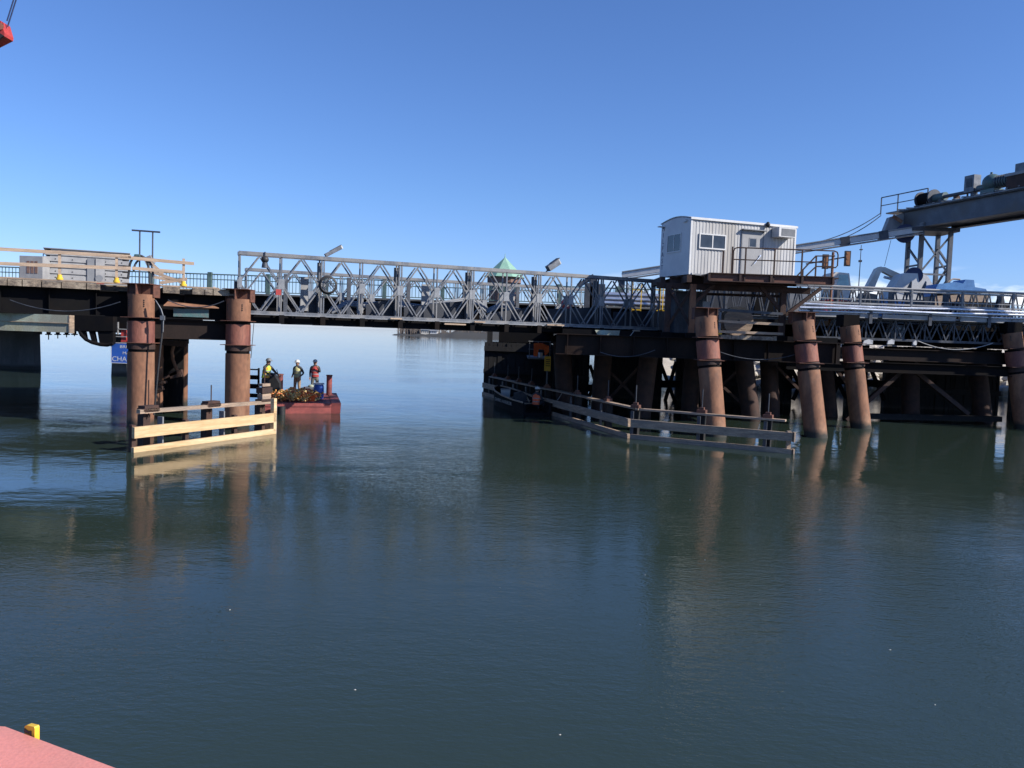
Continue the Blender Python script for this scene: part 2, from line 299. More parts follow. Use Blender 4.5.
# far shore across the lake
a = OZ(396, 333.3); YF = 560
mb = MB(); xs = [P(390+i*4, 330, YF).x for i in range(0, 70)]
vs = []
for i, x in enumerate(xs):
    hh = 0.2 + min(i/12, 1)*2.2 + random.uniform(0, 1.2) + (i > 14)*2.0
    vs += [(x, YF, -0.5), (x, YF+20, hh*0.6), (x, YF+60, hh)]
mb.add(vs, [(3*i+j, 3*i+3+j, 3*i+4+j, 3*i+1+j) for i in range(len(xs)-1) for j in range(2)], True)
tag(mb.build('far_shore', M['land']), kind='structure')
for i, (xa, xb, hh, lab) in enumerate(((421,429,2.6,'long low cream building on the far lake shore, leftmost of the two'), (430,437,2.0,'low white building on the far lake shore beside the dark trees'))):
    A = P(xa, 330, YF+24).x; B = P(xb, 330, YF+24).x
    t = thing('shore_building', lab, 'building', (A, YF+24, 1))
    MB().box(A, B, YF+24, YF+34, 0.3, 1.6+hh).build('wall', M['cream' if i == 0 else 'white'], t)
    MB().prism([(A-.4, YF+23.5, 1.6+hh), (A-.4, YF+34.5, 1.6+hh), (A-.4, YF+29, 3.6+hh)], (B-A+.8,0,0)).build('roof', M['mid_grey'], t)
    wmb = MB()
    for k in range(4): wmb.box(A+(B-A)*(k+.35)/4, A+(B-A)*(k+.65)/4, YF+23.9, YF+24.05, 2.4, 3.6)
    wmb.build('windows', M['glass'], t)
mb = MB()
for i in range(240):
    px = random.choice([random.uniform(397,412), random.uniform(436,490), random.uniform(405,420)]); x = P(px, 330, YF+30).x; y = YF+25+random.uniform(0,30); h = random.uniform(4,8)
    mb.tube([(x,y,0.5),(x+random.uniform(-.5,.5),y,h)], [0.35,0.08], 4)
    for k in range(5): q = Vector((x,y,h*random.uniform(.4,.95))); mb.tube([q, q+Vector((random.uniform(-2,2),0,random.uniform(.5,1.6)))], [0.14,0.05], 3)
tag(mb.build('far_woodland', M['twig']), 'thin brown trees along the far lake shore under the bridge', 'woodland', kind='stuff')

# ------------------------------------------------------------------ steel pipe piles
def pile(base, top, label, r=0.463, zf1=4.0, zf2=3.08, head=True, m=None, group='rusty steel pipe piles of the bridge piers'):
    base = Vector(base); top = Vector(top); d = (top-base)/(top.z-base.z)
    at = lambda z: base + d*(z-base.z)
    t = thing('steel_pile', label, 'pile', at(0), group)
    mm = m or M['rust']
    mb = MB().cyl(at(-1.5), at(zf2-0.32), r, r, 32)
    mb.build('shell', mm, t)
    mb = MB().cyl(at(zf2-0.22), at(zf2-0.002), r*1.04, None, 32); mb.build('collar', M['rust_dark'], t)
    MB().cyl(at(zf2-0.34), at(zf2-0.22), r*0.93, None, 32).build('dark_ring', M['black_steel'], t)  # narrow near-black ring below the collar
    MB().cyl(at(zf2+0.022), at(zf1-0.12), r*1.0, None, 32).build('sleeve', M['rust_red'] if not m else m, t)
    MB().cyl(at(zf1-0.12), at(zf1-0.002), r*0.94, None, 32).build('dark_ring', M['black_steel'], t)  # narrow near-black ring right under the upper flange
    for z in (zf2, zf1):
        c = at(z); MB().box(c.x-r*1.13, c.x+r*1.13, c.y-r*1.13, c.y+r*1.1, z, z+0.022).build('flange_plate', M['rust_edge'], t)
    zt = top.z
    mb = MB().cyl(at(zf1+0.023), at(zt), r*0.97, None, 32); o = mb.build('upper_sleeve', mm, t)
    sl = MB()
    for a_ in (-2.3, -0.95):
        for k in range(4):
            c = at(zf1+0.42+k*0.07) + Vector((math.cos(a_), math.sin(a_), 0))*(r*0.97)
            sl.beam(c+Vector((0,0,-.02)), c+Vector((0,0,.02)), 0.05, 0.03)
    sl.build('bolt_slots', M['black'], o)
    if head:
        c = at(zt)
        h = MB().box(c.x-r*1.08, c.x+r*1.08, c.y-r*.95, c.y+r, zt+0.36, zt+0.385)
        h.box(c.x-0.015, c.x+0.015, c.y-r, c.y+r, zt, zt+0.36)
        h.box(c.x-r*1.04, c.x-r*.99, c.y-r*.2, c.y+r, zt-.1, zt+0.36); h.box(c.x+r*.99, c.x+r*1.04, c.y-r*.2, c.y+r, zt-.1, zt+0.36)
        h.box(c.x-r*.98, c.x-.02, c.y-.05, c.y-.02, zt, zt+0.36); h.box(c.x+.02, c.x+r*.98, c.y-.05, c.y-.02, zt, zt+0.36)
        h.build('head_bracket', M['rust_edge'], t)
    else:
        c = at(zt); MB().box(c.x-r*.8,c.x+r*.8,c.y-r*.5,c.y+r*1.6,zt+.003,zt+.55).build('shade_block', M['black_steel'], t)  # black block standing in for the shade above the pile top
    return t
q1 = P(141, 350, 30.3); q2 = P(238, 350, 32.0)
pile((q1.x,q1.y,0), (q1.x,q1.y,4.85), 'leftmost rusty steel pile with hoses on its side and yellow fender at foot')
pile((q2.x,q2.y,0), (q2.x,q2.y,4.85), 'rusty steel pipe pile under the left end of the truss span')
b1 = OZ(715, 436); t1 = P(705.5, 318, b1.y+0.6)
pile(b1, (t1.x, t1.y, 4.85), 'leaning rusty steel pile below the rusty cabin platform, behind the grey fender planks')
b2 = OZ(816, 437); t2 = P(803, 318, b2.y+0.6)
pile(b2, (t2.x, t2.y, 4.85), 'leaning rusty steel pile standing clear beside the right end of the grey fender')
b3 = OZ(861, 428); t3 = P(849.5, 325, b3.y+0.4)
pile(b3, (t3.x, t3.y, 4.8), 'leaning orange brown steel pile in front of the dark lower truss', head=False)
b4 = OZ(1025, 429); t4 = P(1012, 333, b4.y+0.4)
pile(b4, (t4.x, t4.y, 4.8), 'leaning rusty steel pile cut by the right edge of the photo', head=False)
# second-row piles, in the shade
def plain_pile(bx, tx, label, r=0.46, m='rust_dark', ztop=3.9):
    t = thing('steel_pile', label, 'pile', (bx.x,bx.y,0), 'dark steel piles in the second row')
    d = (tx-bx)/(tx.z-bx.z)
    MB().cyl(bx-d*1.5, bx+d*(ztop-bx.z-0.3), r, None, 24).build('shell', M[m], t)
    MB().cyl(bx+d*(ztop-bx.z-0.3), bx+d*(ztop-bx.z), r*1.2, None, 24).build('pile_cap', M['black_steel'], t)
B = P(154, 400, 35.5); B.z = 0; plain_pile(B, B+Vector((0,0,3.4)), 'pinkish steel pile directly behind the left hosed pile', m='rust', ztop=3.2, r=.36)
B = P(184.3, 400, 38.6); B.z = 0; plain_pile(B, B+Vector((0,0,3.4)), 'slender added column standing in for the sunlit edge of the dark left pile', m='rust', ztop=3.2, r=.15)  # added thin column imitates the sunlit right edge of the next pile
B = P(172, 400, 37.0); B.z = 0; plain_pile(B, B+Vector((0,0,3.4)), 'dark steel pile in shade between the two left rusty piles', m='black_steel', ztop=3.2, r=.48)  # black colour imitates this pile's shaded side
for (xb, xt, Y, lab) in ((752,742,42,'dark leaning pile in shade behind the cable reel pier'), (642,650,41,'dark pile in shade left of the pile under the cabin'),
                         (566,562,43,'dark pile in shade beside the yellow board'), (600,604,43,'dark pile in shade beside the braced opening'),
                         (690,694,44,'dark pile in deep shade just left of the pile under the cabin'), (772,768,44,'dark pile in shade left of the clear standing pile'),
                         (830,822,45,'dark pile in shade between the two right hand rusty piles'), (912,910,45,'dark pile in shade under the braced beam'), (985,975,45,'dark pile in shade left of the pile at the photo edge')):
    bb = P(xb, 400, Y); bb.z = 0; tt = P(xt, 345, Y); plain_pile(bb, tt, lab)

# ------------------------------------------------------------------ left approach
A24 = R(24); ux = Vector((math.cos(A24), math.sin(A24), 0)); nx_ = Vector((-math.sin(A24), math.cos(A24), 0)); ZV = Vector((0,0,1))
O1 = Vector((q1.x, q1.y, 0))
def LF(s, n, z): return O1 + ux*s + nx_*n + ZV*z
s2 = (Vector((q2.x,q2.y,0))-O1).dot(ux)
t = thing('cap_girder', 'long black steel girder along the left approach, under the timber edge', 'girder', LF(-8,0.75,4.0), 'black girders')
mb = MB().ibeam(LF(-14,.75,4.48), LF(s2+.55,.75,4.48), 0.94, 0.42, 0.035)
for k in range(12): mb.beam(LF(-13.5+k*1.5,.62,4.04), LF(-13.5+k*1.5,.62,4.92), 0.18, 0.02, tuple(ux))
mb.build('girder', M['black_steel'], t)
t = thing('cap_girder', 'lower black steel cross girder held between the two left rusty piles', 'girder', LF(1,.8,3.3), 'black girders')
mb = MB().ibeam(LF(-.2,.8,3.62), LF(s2+.5,.8,3.62), 0.74, 0.4, 0.035); mb.build('girder', M['girder'], t)
mb = MB().prism([LF(.9,.45,4.62), LF(2.55,.45,4.52), LF(2.7,.3,4.46), LF(.75,.2,4.47)], (0,0,0.03)); mb.build('loose_plate', M['rust'], t)
mb = MB().box(0,1.2,0,.1,0,.32)
mb.M = Matrix.Translation(LF(1.1,.5,4.1)) @ Matrix.Rotation(A24,4,'Z'); mb.v = []; mb.f = []; mb.s = []; mb.box(0,1.25,0,.1,0,.3); mb.build('green_block', M['machine'], t)
# deck of the approach
t = thing('approach_deck', 'grey timber approach deck with blocky brown timber edge, left side', 'bridge deck', LF(-5,3,4.97))
mb = MB(); mb.prism([LF(-16,.95,4.97), LF(s2+.6,.95,4.97), LF(s2+.6,14,4.97), LF(-16,14,4.97)], (0,0,0.2)); mb.build('deck_slab', M['old_wood'], t)
mb = MB().beam(LF(-16,.62,5.225), LF(s2-.7,.62,5.225), 0.4, 0.05); mb.build('edge_board', M['grey_wood'], t)
x = -15.5
while x < s2-0.9:
    wl = random.choice([.3,.45,.6,.8]); y = random.uniform(-.04,.05)
    if x+wl > -.55 and x < .55: x += wl; continue
    b = MB().prism([LF(x,.3+y,4.955), LF(x+wl-.03,.3+y,4.955), LF(x+wl-.03,.94,4.955), LF(x,.94,4.955)], (0,0,.235+random.uniform(-.02,.01))); b.build('edge_block', M['old_wood'], t)
    x += wl + (0.42 if random.random() < .22 else 0)
b = MB().prism([LF(s2-.9,.3,5.0), LF(s2-.1,.3,4.96), LF(s2-.1,.8,4.96), LF(s2-.9,.8,5.25)], (0,0,.06)); b.build('ramp_board', M['wood'], t)
# wooden guard railing
t = thing('guard_railing', 'tan timber guard railing with yellow post feet on the left approach', 'railing', LF(-3,.45,5.25))
OR = LF(0,.5,0)
posts = [PL(x, y, OR, A24) for x, y in ((59.6,262),(116.6,266),(183.6,270),(-20,258))]
for p in posts:
    MB().beam((p.x,p.y,5.25),(p.x,p.y,6.28),0.11,0.09,tuple(ux)).build('post', M['wood'], t)
    mb = MB(); mb.cyl((p.x,p.y,5.25),(p.x,p.y,5.33),0.115,None,16).cyl((p.x,p.y,5.33),(p.x,p.y,5.43),0.08,None,16); mb.build('post_foot', M['yellow'], t)
off = nx_*-0.08
for (xa, ya, xb, yb) in ((-30,247.5,131,256.8),(120,257.2,194,263.8),(-30,262.5,131,268.6),(132,268.3,184,272.5)):
    a = PL(xa,ya,OR,A24)+off; b = PL(xb,yb,OR,A24)+off; b.z = a.z if False else b.z
    MB().beam(a,b,0.045,0.12).build('rail', M['wood'], t)
# stacked steel panels behind the railing
c0 = P(44,278,33.4); c1 = P(130,278,34.8); ang = math.atan2(c1.y-c0.y, c1.x-c0.x)
t = thing('panel_stack', 'tall stack of pale grey steel panels with dark gaps behind the left railing', 'stack', (c0.x,c0.y,5.17))
Mx = Matrix.Translation((c0.x,c0.y,5.17)) @ Matrix.Rotation(ang,4,'Z'); Ls = (c1-c0).length
for k in range(6):
    mb = MB(); mb.M = Mx; z = 0.02+k*0.245; jx = random.uniform(0,.05)
    mb.box(jx, Ls-.05+jx, 0, 1.6, z+.0, z+.175)
    mb.box(jx+.2, Ls-.3, .05, 1.5, z+.175, z+.245)
    o = mb.build('steel_panel', M['pale_grey'], t)
    h = MB(); h.M = Mx
    for j in range(5): h.cyl((.4+j*Ls/5.2,-.012,z+.09), (.4+j*Ls/5.2,.0,z+.09), .025, None, 8)
    h.build('bolt_holes', M['black'], o)
mb = MB(); mb.M = Mx; mb.box(Ls*.49,Ls*.56,-.05,-.012,.1,1.15).box(-.03,Ls,-.02,1.6,1.49,1.52).box(Ls*.5,Ls*.7,-.04,-.013,.08,1.2); mb.build('cover_sheet', M['mid_grey'], t)
mb = MB(); mb.M = Mx; mb.box(Ls*.59,Ls*.695,-.09,-.045,.12,1.2); wb = mb.build('white_board', M['pale_grey'], t)
mb = MB(); mb.M = Mx; mb.cyl((Ls*.63,-.1,.4),(Ls*.63,-.095,.4),.14,None,20); mb.build('round_emblem', M['mid_grey'], wb)
mb = MB(); mb.M = Mx; mb.box(Ls*.6,Ls*.69,-.1,-.093,.17,.26); mb.build('red_stripe', M['red'], wb)
t = thing('equipment_box', 'low pale grey equipment box with three dark slots beside the panel stack', 'box', (c0.x-1,c0.y-.3,5.17))
e0 = P(19.5,270,33.0); mb = MB().box(e0.x, P(42.5,270,33.0).x, 33.0, 34.2, 5.17, 6.3); mb.build('case', M['pale_grey'], t)
for px in (28.2,32.2,36.2):
    a = P(px,262,33).x; MB().box(a-.055,a+.055,32.985,32.999,5.62,6.1).build('slot', M['brick'], t)
MB().tube([(e0.x+.6,33.6,6.3),(e0.x+.6,33.6,6.44),(e0.x+.75,33.6,6.44)], .02, 6).build('vent_pipe', M['black'], t)
# thin double pole frame
t = thing('pole_frame', 'thin grey double pole frame with a crossbar standing on the left approach', 'frame', P(146,283,36.5))
za = 5.17
for px in (139.7,152.6):
    a = P(px,250,36.5); MB().cyl((a.x,36.5,za),(a.x,36.5,P(px,231.5,36.5).z),.035,None,8).build('pole', M['galv_dark'], t)
MB().beam(P(132,230.2,36.5),P(160,232.2,36.5),.07,.07).build('crossbar', M['galv_dark'], t)
MB().beam(P(146,262,36.5),P(153,259,36.5),.25,.35).build('junction_box', M['pale_grey'], t)
# hose arch beside pile head
t = thing('hose_arch', 'black rubber hose looping over the head of the left rusty pile', 'hose', LF(-.3,.4,5.25))
hp = [PL(128,279,OR,A24)]
for k in range(0,13):
    a_ = math.pi*(1-k/12); hp.append(PL(139+9.5*math.cos(a_), 268-12.5*math.sin(a_), OR, A24))
hp += [PL(149.5,274,OR,A24), PL(149.5,283,OR,A24)]
MB().tube(hp, .045, 8).build('hose', M['black'], t)
MB().tube([p+Vector((.1,.12,-.1)) for p in hp[1:-1]], .04, 8).build('hose', M['galv_dark'], t)
ga = PL(137.5,256,OR,A24); MB().cyl(ga+Vector((-.1,0,0)),ga+Vector((.1,0,0)),.07,None,12).build('clamp', M['machine'], t)
t = thing('lumber_heap', 'loose leaning boards on the left approach near the hose arch', 'boards', P(165,280,33.5))
for (xa,ya,xb,yb) in ((150,262,163,274),(154,277,176,281),(150,271,184,283),(160,283,187,279)):
    MB().beam(P(xa,ya,33.5+xa*.003),P(xb,yb,33.6+xb*.003),.05,.12).build('board', M['wood'], t)
# pale steel box beam under the girder
a = P(2,322,29.6); b = P(70.5,322,29.5)
t = thing('box_beam', 'pale green grey steel box hanging under the left girder', 'beam', (a.x,29.6,3.4))
MB().box(a.x-.3,b.x,29.4,29.7,3.72,4.0).build('upper_plate', M['pale_green'], t)
MB().box(a.x-.3,b.x-.02,29.42,29.7,3.38,3.70).build('lower_plate', M['pale_green'], t)
MB().box(a.x-.3,b.x+.01,29.36,29.7,3.70,3.722).box(b.x,b.x+.03,29.38,29.7,3.36,4.0).build('seam_strip', M['grey_wood'], t)
# hoses and clutter on the left piles
t = thing('hydraulic_hose', 'black and grey hoses hanging down the right side of the left rusty pile', 'hose', (q1.x+.55,q1.y-.3,3.5))
MB().tube([P(155,300,29.8),P(160,308,29.8),P(162,316,29.8),P(162,335,29.8),P(160,352,29.8),P(158,372,29.8),P(155.5,398,29.8),P(154,415,29.8)], .035, 6).build('hose', M['black'], t)
MB().tube([P(156,301,29.75),P(161,309,29.75),P(163.5,317,29.75),P(163,332,29.75)], .022, 6).build('hose', M['galv'], t)
MB().box(P(160,316,29.7).x,P(164,316,29.7).x,29.7,29.8,P(160,320,29.7).z,P(160,315.5,29.7).z).build('coupling', M['galv'], t)
t = thing('pile_bracing', 'rusty brackets and bent bars bolted to the piles between the two left piles', 'bracing', P(168,380,35))
for (pts, r_) in (([(160,341),(178,345),(181,341)],.08), ([(174,344),(172,352),(173,360),(176,368),(180,375)],.075), ([(160,348),(163,360),(160,372)],.05)):
    MB().tube([P(x_,y_,35.9) for x_,y_ in pts], r_, 6).build('bent_bar', M['rust'], t)
for (xa,ya,xb,yb,h) in ((151,383,166,382,.1),(152,388,163,388,.16),(171,375,182,373,.3),(160,342,186,344,.25),(165,378,178,372,.1)):
    MB().beam(P(xa,ya,35.2),P(xb,yb,35.2),.3,h).build('bracket', M['rust_dark'], t)
MB().beam(P(162,336,33.5),P(181,334,33.5),.6,.12).build('bearing_plate', M['rust'], t)
# ------------------------------------------------------------------ old bridge behind: piers, girder, railing
def pier(xa, xb, Y, depth, z1, label, m='concrete'):
    A = P(xa,370,Y).x; B_ = P(xb,370,Y).x
    t = thing('bridge_pier', label, 'pier', ((A+B_)/2,Y,0), 'piers of the old bridge')
    vs = [(A,Y,-1),(B_,Y,-1),(B_,Y+depth,-1),(A,Y+depth,-1),(A+.1,Y+.1,z1),(B_-.1,Y+.1,z1),(B_-.1,Y+depth,z1),(A+.1,Y+depth,z1)]
    MB().add(vs, [(0,3,2,1),(4,5,6,7),(0,1,5,4),(1,2,6,5),(2,3,7,6),(3,0,4,7)]).build('shaft', M[m], t)
    MB().box(A-.1,B_+.0,Y-.12,Y+depth+.1,z1,z1+.3).build('pier_cap', M[m], t)
    return t
pier(-60, 34.5, 61, .9, 2.6, 'broad dark concrete pier at the left photo edge')
pt = pier(110.5, 140, 57.0, .8, 2.6, 'dark pier standing behind the blue sign')
old_z = 5.9
t = thing('old_bridge_span', 'dark old bridge span running behind the new truss span', 'bridge', (-10,58,5))
XL = -46
MB().box(XL,-24,57.0,64,3.0,5.88).build('deep_girder', M['black_steel'], t)
MB().box(-24,12,57.2,64,4.15,5.88).build('girder', M['black_steel'], t)
MB().box(XL,12,56.8,65,5.88,6.0).build('deck', M['concrete'], t)
# curved rack with spokes and hanging insulators under it
t = thing('drive_rack', 'dark curved gear rack with spokes hanging under the old span', 'machinery', P(100,340,56))
arc = [P(x_,y_,56) for x_,y_ in ((79,329),(81.5,335),(86,339.5),(92,342.5),(100,344.5),(107,345),(113,343.5))]
MB().tube(arc, .13, 6).build('rack_rim', M['black_steel'], t)
for q_ in (((88,329),(93,329),(95.5,342),(91.5,341)), ((79,329),(84,329),(86,339),(82.5,335.5))):
    MB().prism([P(x_,y_,56) for x_,y_ in q_], (0,.3,0)).build('spoke', M['black_steel'], t)
MB().prism([P(97,329,56.0),P(113,329,56.0),P(113,343.5,56.0),P(104,344.5,56.0),P(99.5,343.5,56)], (0,.4,0)).build('rack_web', M['black_steel'], t)
MB().prism([P(72,314,55.9),P(113,316,55.9),P(113,331,55.9),P(72,331,55.9)], (0,.6,0)).build('gear_case', M['black_steel'], t)
for i,px in enumerate((48.6,57.8,66.6,74.5)):
    t = thing('hanging_bolt', ['leftmost and longest of four hanging bolts under the old span','second from left of four hanging bolts under the old span','third from left of four hanging bolts under the old span','rightmost of four hanging bolts under the old span'][i], 'bolt', P(px,331,57.3), 'hanging bolts')
    a = P(px,331,57.3); MB().cyl(a+Vector((0,0,.45)),a+Vector((0,0,-.28)),.18-.02*i,.13,10).build('body', M['black_steel'], t)
    MB().cyl(a+Vector((0,0,-.2)),a+Vector((0,0,-.27)),.22,None,10).build('washer', M['black_steel'], t)
    MB().cyl(a+Vector((0,0,-.27)),a+Vector((0,0,-.6+.08*i)),.035,None,6).build('shank', M['black_steel'], t)
# blue channel sign on a frame
a = P(110.8,363,56.4); b = P(146,342,56.4); a2 = P(110.8,342.3,56.4)
t = thing('channel_sign', 'blue sign with white lettering partly hidden behind the left rusty pile', 'sign', (a.x,56.4,a.z))
MB().box(a.x,b.x,56.4,56.46,a.z,a2.z).build('panel', M['sign_blue'], t)
fr = MB().box(a.x,b.x,56.385,56.399,a.z,a.z+.04).box(a.x,b.x,56.385,56.399,a2.z-.04,a2.z).box(a.x,a.x+.04,56.385,56.399,a.z+.041,a2.z-.041); fr.build('border', M['white'], t)
def text(s, size, loc, rx, m, parent, name='lettering', rz=0.0, ext=0.004, sx_=1.0, align='CENTER'):
    cu = bpy.data.curves.new(name, 'FONT'); cu.body = s; cu.size = size; cu.extrude = ext; cu.align_x = align; cu.align_y = 'CENTER'; cu.space_line = 0.9
    tmp = bpy.data.objects.new('tmp', cu); col.objects.link(tmp)
    dg = bpy.context.evaluated_depsgraph_get(); me = bpy.data.meshes.new_from_object(tmp.evaluated_get(dg)); bpy.data.objects.remove(tmp)
    Mx_ = Matrix.Translation(loc) @ Matrix.Rotation(rz,4,'Z') @ Matrix.Rotation(rx,4,'X') @ Matrix.Diagonal((sx_,1,1,1))
    me.transform(Matrix.Translation(-ORG.get(parent.name, Vector())) @ Mx_); me.materials.clear(); me.materials.append(m)
    o = bpy.data.objects.new(name, me); col.objects.link(o); o.parent = parent; ORG[o.name] = ORG.get(parent.name, Vector()); return o
zm = a2.z-a.z; cx = (a.x+b.x)/2
text('BRIDGE', .28, (cx,56.394,a.z+zm*.8), R(90), M['white'], t, sx_=1.25)
text('MAIN', .26, (cx,56.394,a.z+zm*.5), R(90), M['white'], t, sx_=1.25)
text('CHANNEL', .46, (cx,56.394,a.z+zm*.2), R(90), M['white'], t, sx_=1.05)
for px in (111.6,117,127): MB().box(P(px,330,56.5).x,P(px,330,56.5).x+.09,56.5,56.58,2.9,P(px,322,56.5).z).build('frame_post', M['pale_grey'], t)
for py in (329,336.5): MB().box(a.x,b.x,56.5,56.56,P(118,py,56.5).z-.03,P(118,py,56.5).z+.03).build('frame_rail', M['pale_grey'], t)
MB().box(P(121,335,56.6).x,P(126,335,56.6).x,56.6,57,P(121,342,56.6).z,P(121,330,56.6).z).build('red_lamp_box', M['red'], t)
# green picket railing
t = thing('picket_railing', 'long dark green picket railing on the old bridge behind the truss', 'railing', (-10,57.2,6))
YR = 57.2; zt_, zb_ = 7.28, 6.0
XR0, XR1 = -44, 11.5
mb = MB().box(XR0,XR1,YR-.05,YR+.05,zt_-.08,zt_).box(XR0,XR1,YR-.03,YR+.03,zt_-.42,zt_-.36).box(XR0,XR1,YR-.03,YR+.03,zb_+.1,zb_+.16)
mb.build('rails', M['green_paint'], t)
mb = MB(); x = XR0
while x < XR1: mb.box(x,x+.035,YR-.018,YR+.018,zb_+.16,zt_-.08); x += .235
mb.build('pickets', M['green_paint'], t)
x = P(210,280,YR).x
xs = [x+4*k for k in range(-6,9)]
for x in xs:
    if XR0 < x < XR1: MB().box(x-.13,x+.13,YR-.14,YR+.14,zb_,zt_+.1).build('post', M['green_paint'], t)
for px in (292,350): 
    pass
# tender house with copper roof
hc = P(503.6, 300, 60); hx, hy = hc.x, 60
t = thing('tender_house', 'small octagonal bridge tender house with a pale green pointed roof', 'house', (hx,hy,6))
def ngon(r_, z, n=8, off_=math.pi/8): return [(hx+r_*math.cos(2*math.pi*k/n+off_), hy+r_*math.sin(2*math.pi*k/n+off_), z) for k in range(n)]
ze = P(503,277.5,60).z; zap = P(503.6,257,60).z
mb = MB(); mb.prism(ngon(1.15,6.0), (0,0,ze-6.35)); mb.build('wall', M['brick'], t)
mb = MB(); mb.prism(ngon(1.3,ze-.4), (0,0,.38)); mb.build('cornice', M['brick'], t)
rb = ngon(1.55,ze); mb = MB(); mb.add(rb+[(hx,hy,zap)], [(k,(k+1)%8,8) for k in range(8)]+[tuple(range(8))[::-1]]); rf = mb.build('roof', M['copper'], t)
MB().cyl((hx,hy,zap-.1),(hx,hy,zap+.25),.04,.01,8).build('finial', M['copper'], rf)
for k in (4,5,6,7):
    a_ = 2*math.pi*(k+.5)/8+math.pi/8; rr_ = 1.15*math.cos(math.pi/8); c_ = Vector((hx+rr_*math.cos(a_), hy+rr_*math.sin(a_), 0)); tn = Vector((-math.sin(a_),math.cos(a_),0)); nn = Vector((math.cos(a_),math.sin(a_),0))
    f = MB()
    for s_ in (-.3,0,.3): f.beam(c_+tn*s_+nn*.03+ZV*6.9, c_+tn*s_+nn*.03+ZV*8.2, .06,.06)
    for z_ in (6.9,7.55,8.2): f.beam(c_-tn*.33+nn*.03+ZV*z_, c_+tn*.33+nn*.03+ZV*z_, .06,.06)
    wf = f.build('window', M['green_paint'], t)
    g = MB(); g.beam(c_+nn*.012+ZV*6.93, c_+nn*.012+ZV*8.17, .6,.02, tuple(nn)); g.build('pane', M['glass'], wf)
# ------------------------------------------------------------------ truss span
T0 = P(238, 312, 32.2); T0.z = 4.38
Lp, HT = 3.23, 2.28
def truss_panel(H, Lp, planes=(0,.46), th=.056):
    """three meshes: chords, lattice, gussets (local frame)"""
    ch, la, gu = MB(), MB(), MB()
    for y in planes:
        ch.box(0,Lp,y-.05,y+.05,-.05,.06); ch.box(0,Lp,y-.06,y+.06,H-.08,H+.06)
        for x in (.05,Lp/2,Lp-.05): la.box(x-.026,x+.026,y-.03,y+.03,.06,H-.08)
        for s_ in (0,1):
            for k in range(2):
                xa, xm, xb = (k*Lp/2, k*Lp/2+Lp/4, (k+1)*Lp/2); ze_ = H-.12 if s_ else .08
                la.beam((xa+.08,y,H/2+(.06 if s_ else -.06)),(xm-.04,y,ze_),th*.9,th,(0,1,0)); la.beam((xm+.04,y,ze_),(xb-.08,y,H/2+(.06 if s_ else -.06)),th*.9,th,(0,1,0))
        gu.box(Lp/2-.12,Lp/2+.12,y-.04,y+.04,H/2-.2,H/2+.2); gu.box(.002,.13,y-.04,y+.04,H/2-.2,H/2+.2); gu.box(Lp-.13,Lp-.002,y-.04,y+.04,H/2-.2,H/2+.2)
    return ch, la, gu
bridge = thing('truss_bridge', 'grey galvanized steel panel truss bridge spanning the open channel', 'bridge', T0)
ORG[bridge.name] = Vector()      # children are built in the bridge's own frame
bridge.rotation_euler = (0,0,A24)
def truss_part(parent, x, y, proto, name='truss_panel'):
    if proto[0] is None:
        ch, la, gu = truss_panel(proto[1], Lp, proto[2])
        c = ch.build(name, M['galv'], parent); a_ = la.build('lattice', M['galv'], c); g_ = gu.build('gussets', M['gusset'], c); proto[0] = c
        c.location = (x,y,0); return c
    c = copy_tree(proto[0], parent); c.location = (x,y,0); return c
near = [None, HT, (0,.46)]
for k in range(6): truss_part(bridge, k*Lp, 0, near)
WB = 9.8
for k in range(6): truss_part(bridge, 1.3+k*Lp, WB, near)
for k in range(0,7):
    for yy, s_ in ((.62,1),(WB-.2,-1)):
        h0 = HT-.15 if k else 1.2
        MB().box(k*Lp-.1,k*Lp+.1,yy-.06,yy+.06,-.05,h0).build('raker_post', M['galv_dark'], bridge)
for k in range(13):
    x = k*Lp/2+.02
    if x < 6*Lp+.1: MB().box(x-.1,x+.1,-.12,WB+.7,-.42,-.07).build('transom', M['black_steel'], bridge)
MB().box(-.1,6.1*Lp,8.6,WB-.35,-.06,.16).box(3.9*Lp,6.1*Lp,.75,8.59,-.06,.16).build('deck', M['plate_blue'], bridge)  # near bay left open, out of sight, so sun reaches the float
for (xa,xb,z0_) in ((-.1,6.1*Lp,-.36),): 
    MB().box(xa,xb,.3,.5,z0_,-.08).box(xa,xb,8.0,8.2,z0_,-.08).box(xa,xb,WB,WB+.3,z0_,-.08).build('stringers', M['black_steel'], bridge)  # middle stringer set back so its shadow clears the workers
MB().box(0,6*Lp,-.1,-.06,-.09,-.05).build('kerb_strip', M['gusset'], bridge)
# inner side plates on the deck
OB = Vector((T0.x,T0.y,0))
def inb(px): # distance along bridge where sight line through px meets plane y=.8
    o_ = OB+nx_*.8; p = PL(px,300,o_,A24); return (p-o_).dot(ux), p
def plate(pts, label_m='plate_blue'):
    o_ = OB+nx_*.8; v=[]
    for px,py in pts:
        p = PL(px,py,o_,A24); v.append(Vector(((p-o_).dot(ux), .8, p.z-T0.z)))
    return MB().prism(v,(0,.05,0)).build('side_plate', M[label_m], bridge)
plate([(309,314.5),(321,315),(321,292),(315,294),(309,300)])
plate([(366,318),(397,320),(397,299),(380,301),(366,305)])
plate([(404,320),(472,325),(472,300.5),(440,303),(404,307)])
plate([(478,325),(484,325.4),(484,316),(498,312),(541,306),(541,330),(478,327)])
plate([(548,331),(611,334),(611,308),(590,307.5),(548,309)])
plate([(614,334),(668,338),(668,311),(640,311),(614,312)])
MB().box(2.6*Lp,2.9*Lp,-.2,-.07,-.2,-.14).build('wood_packer', M['wood'], bridge)
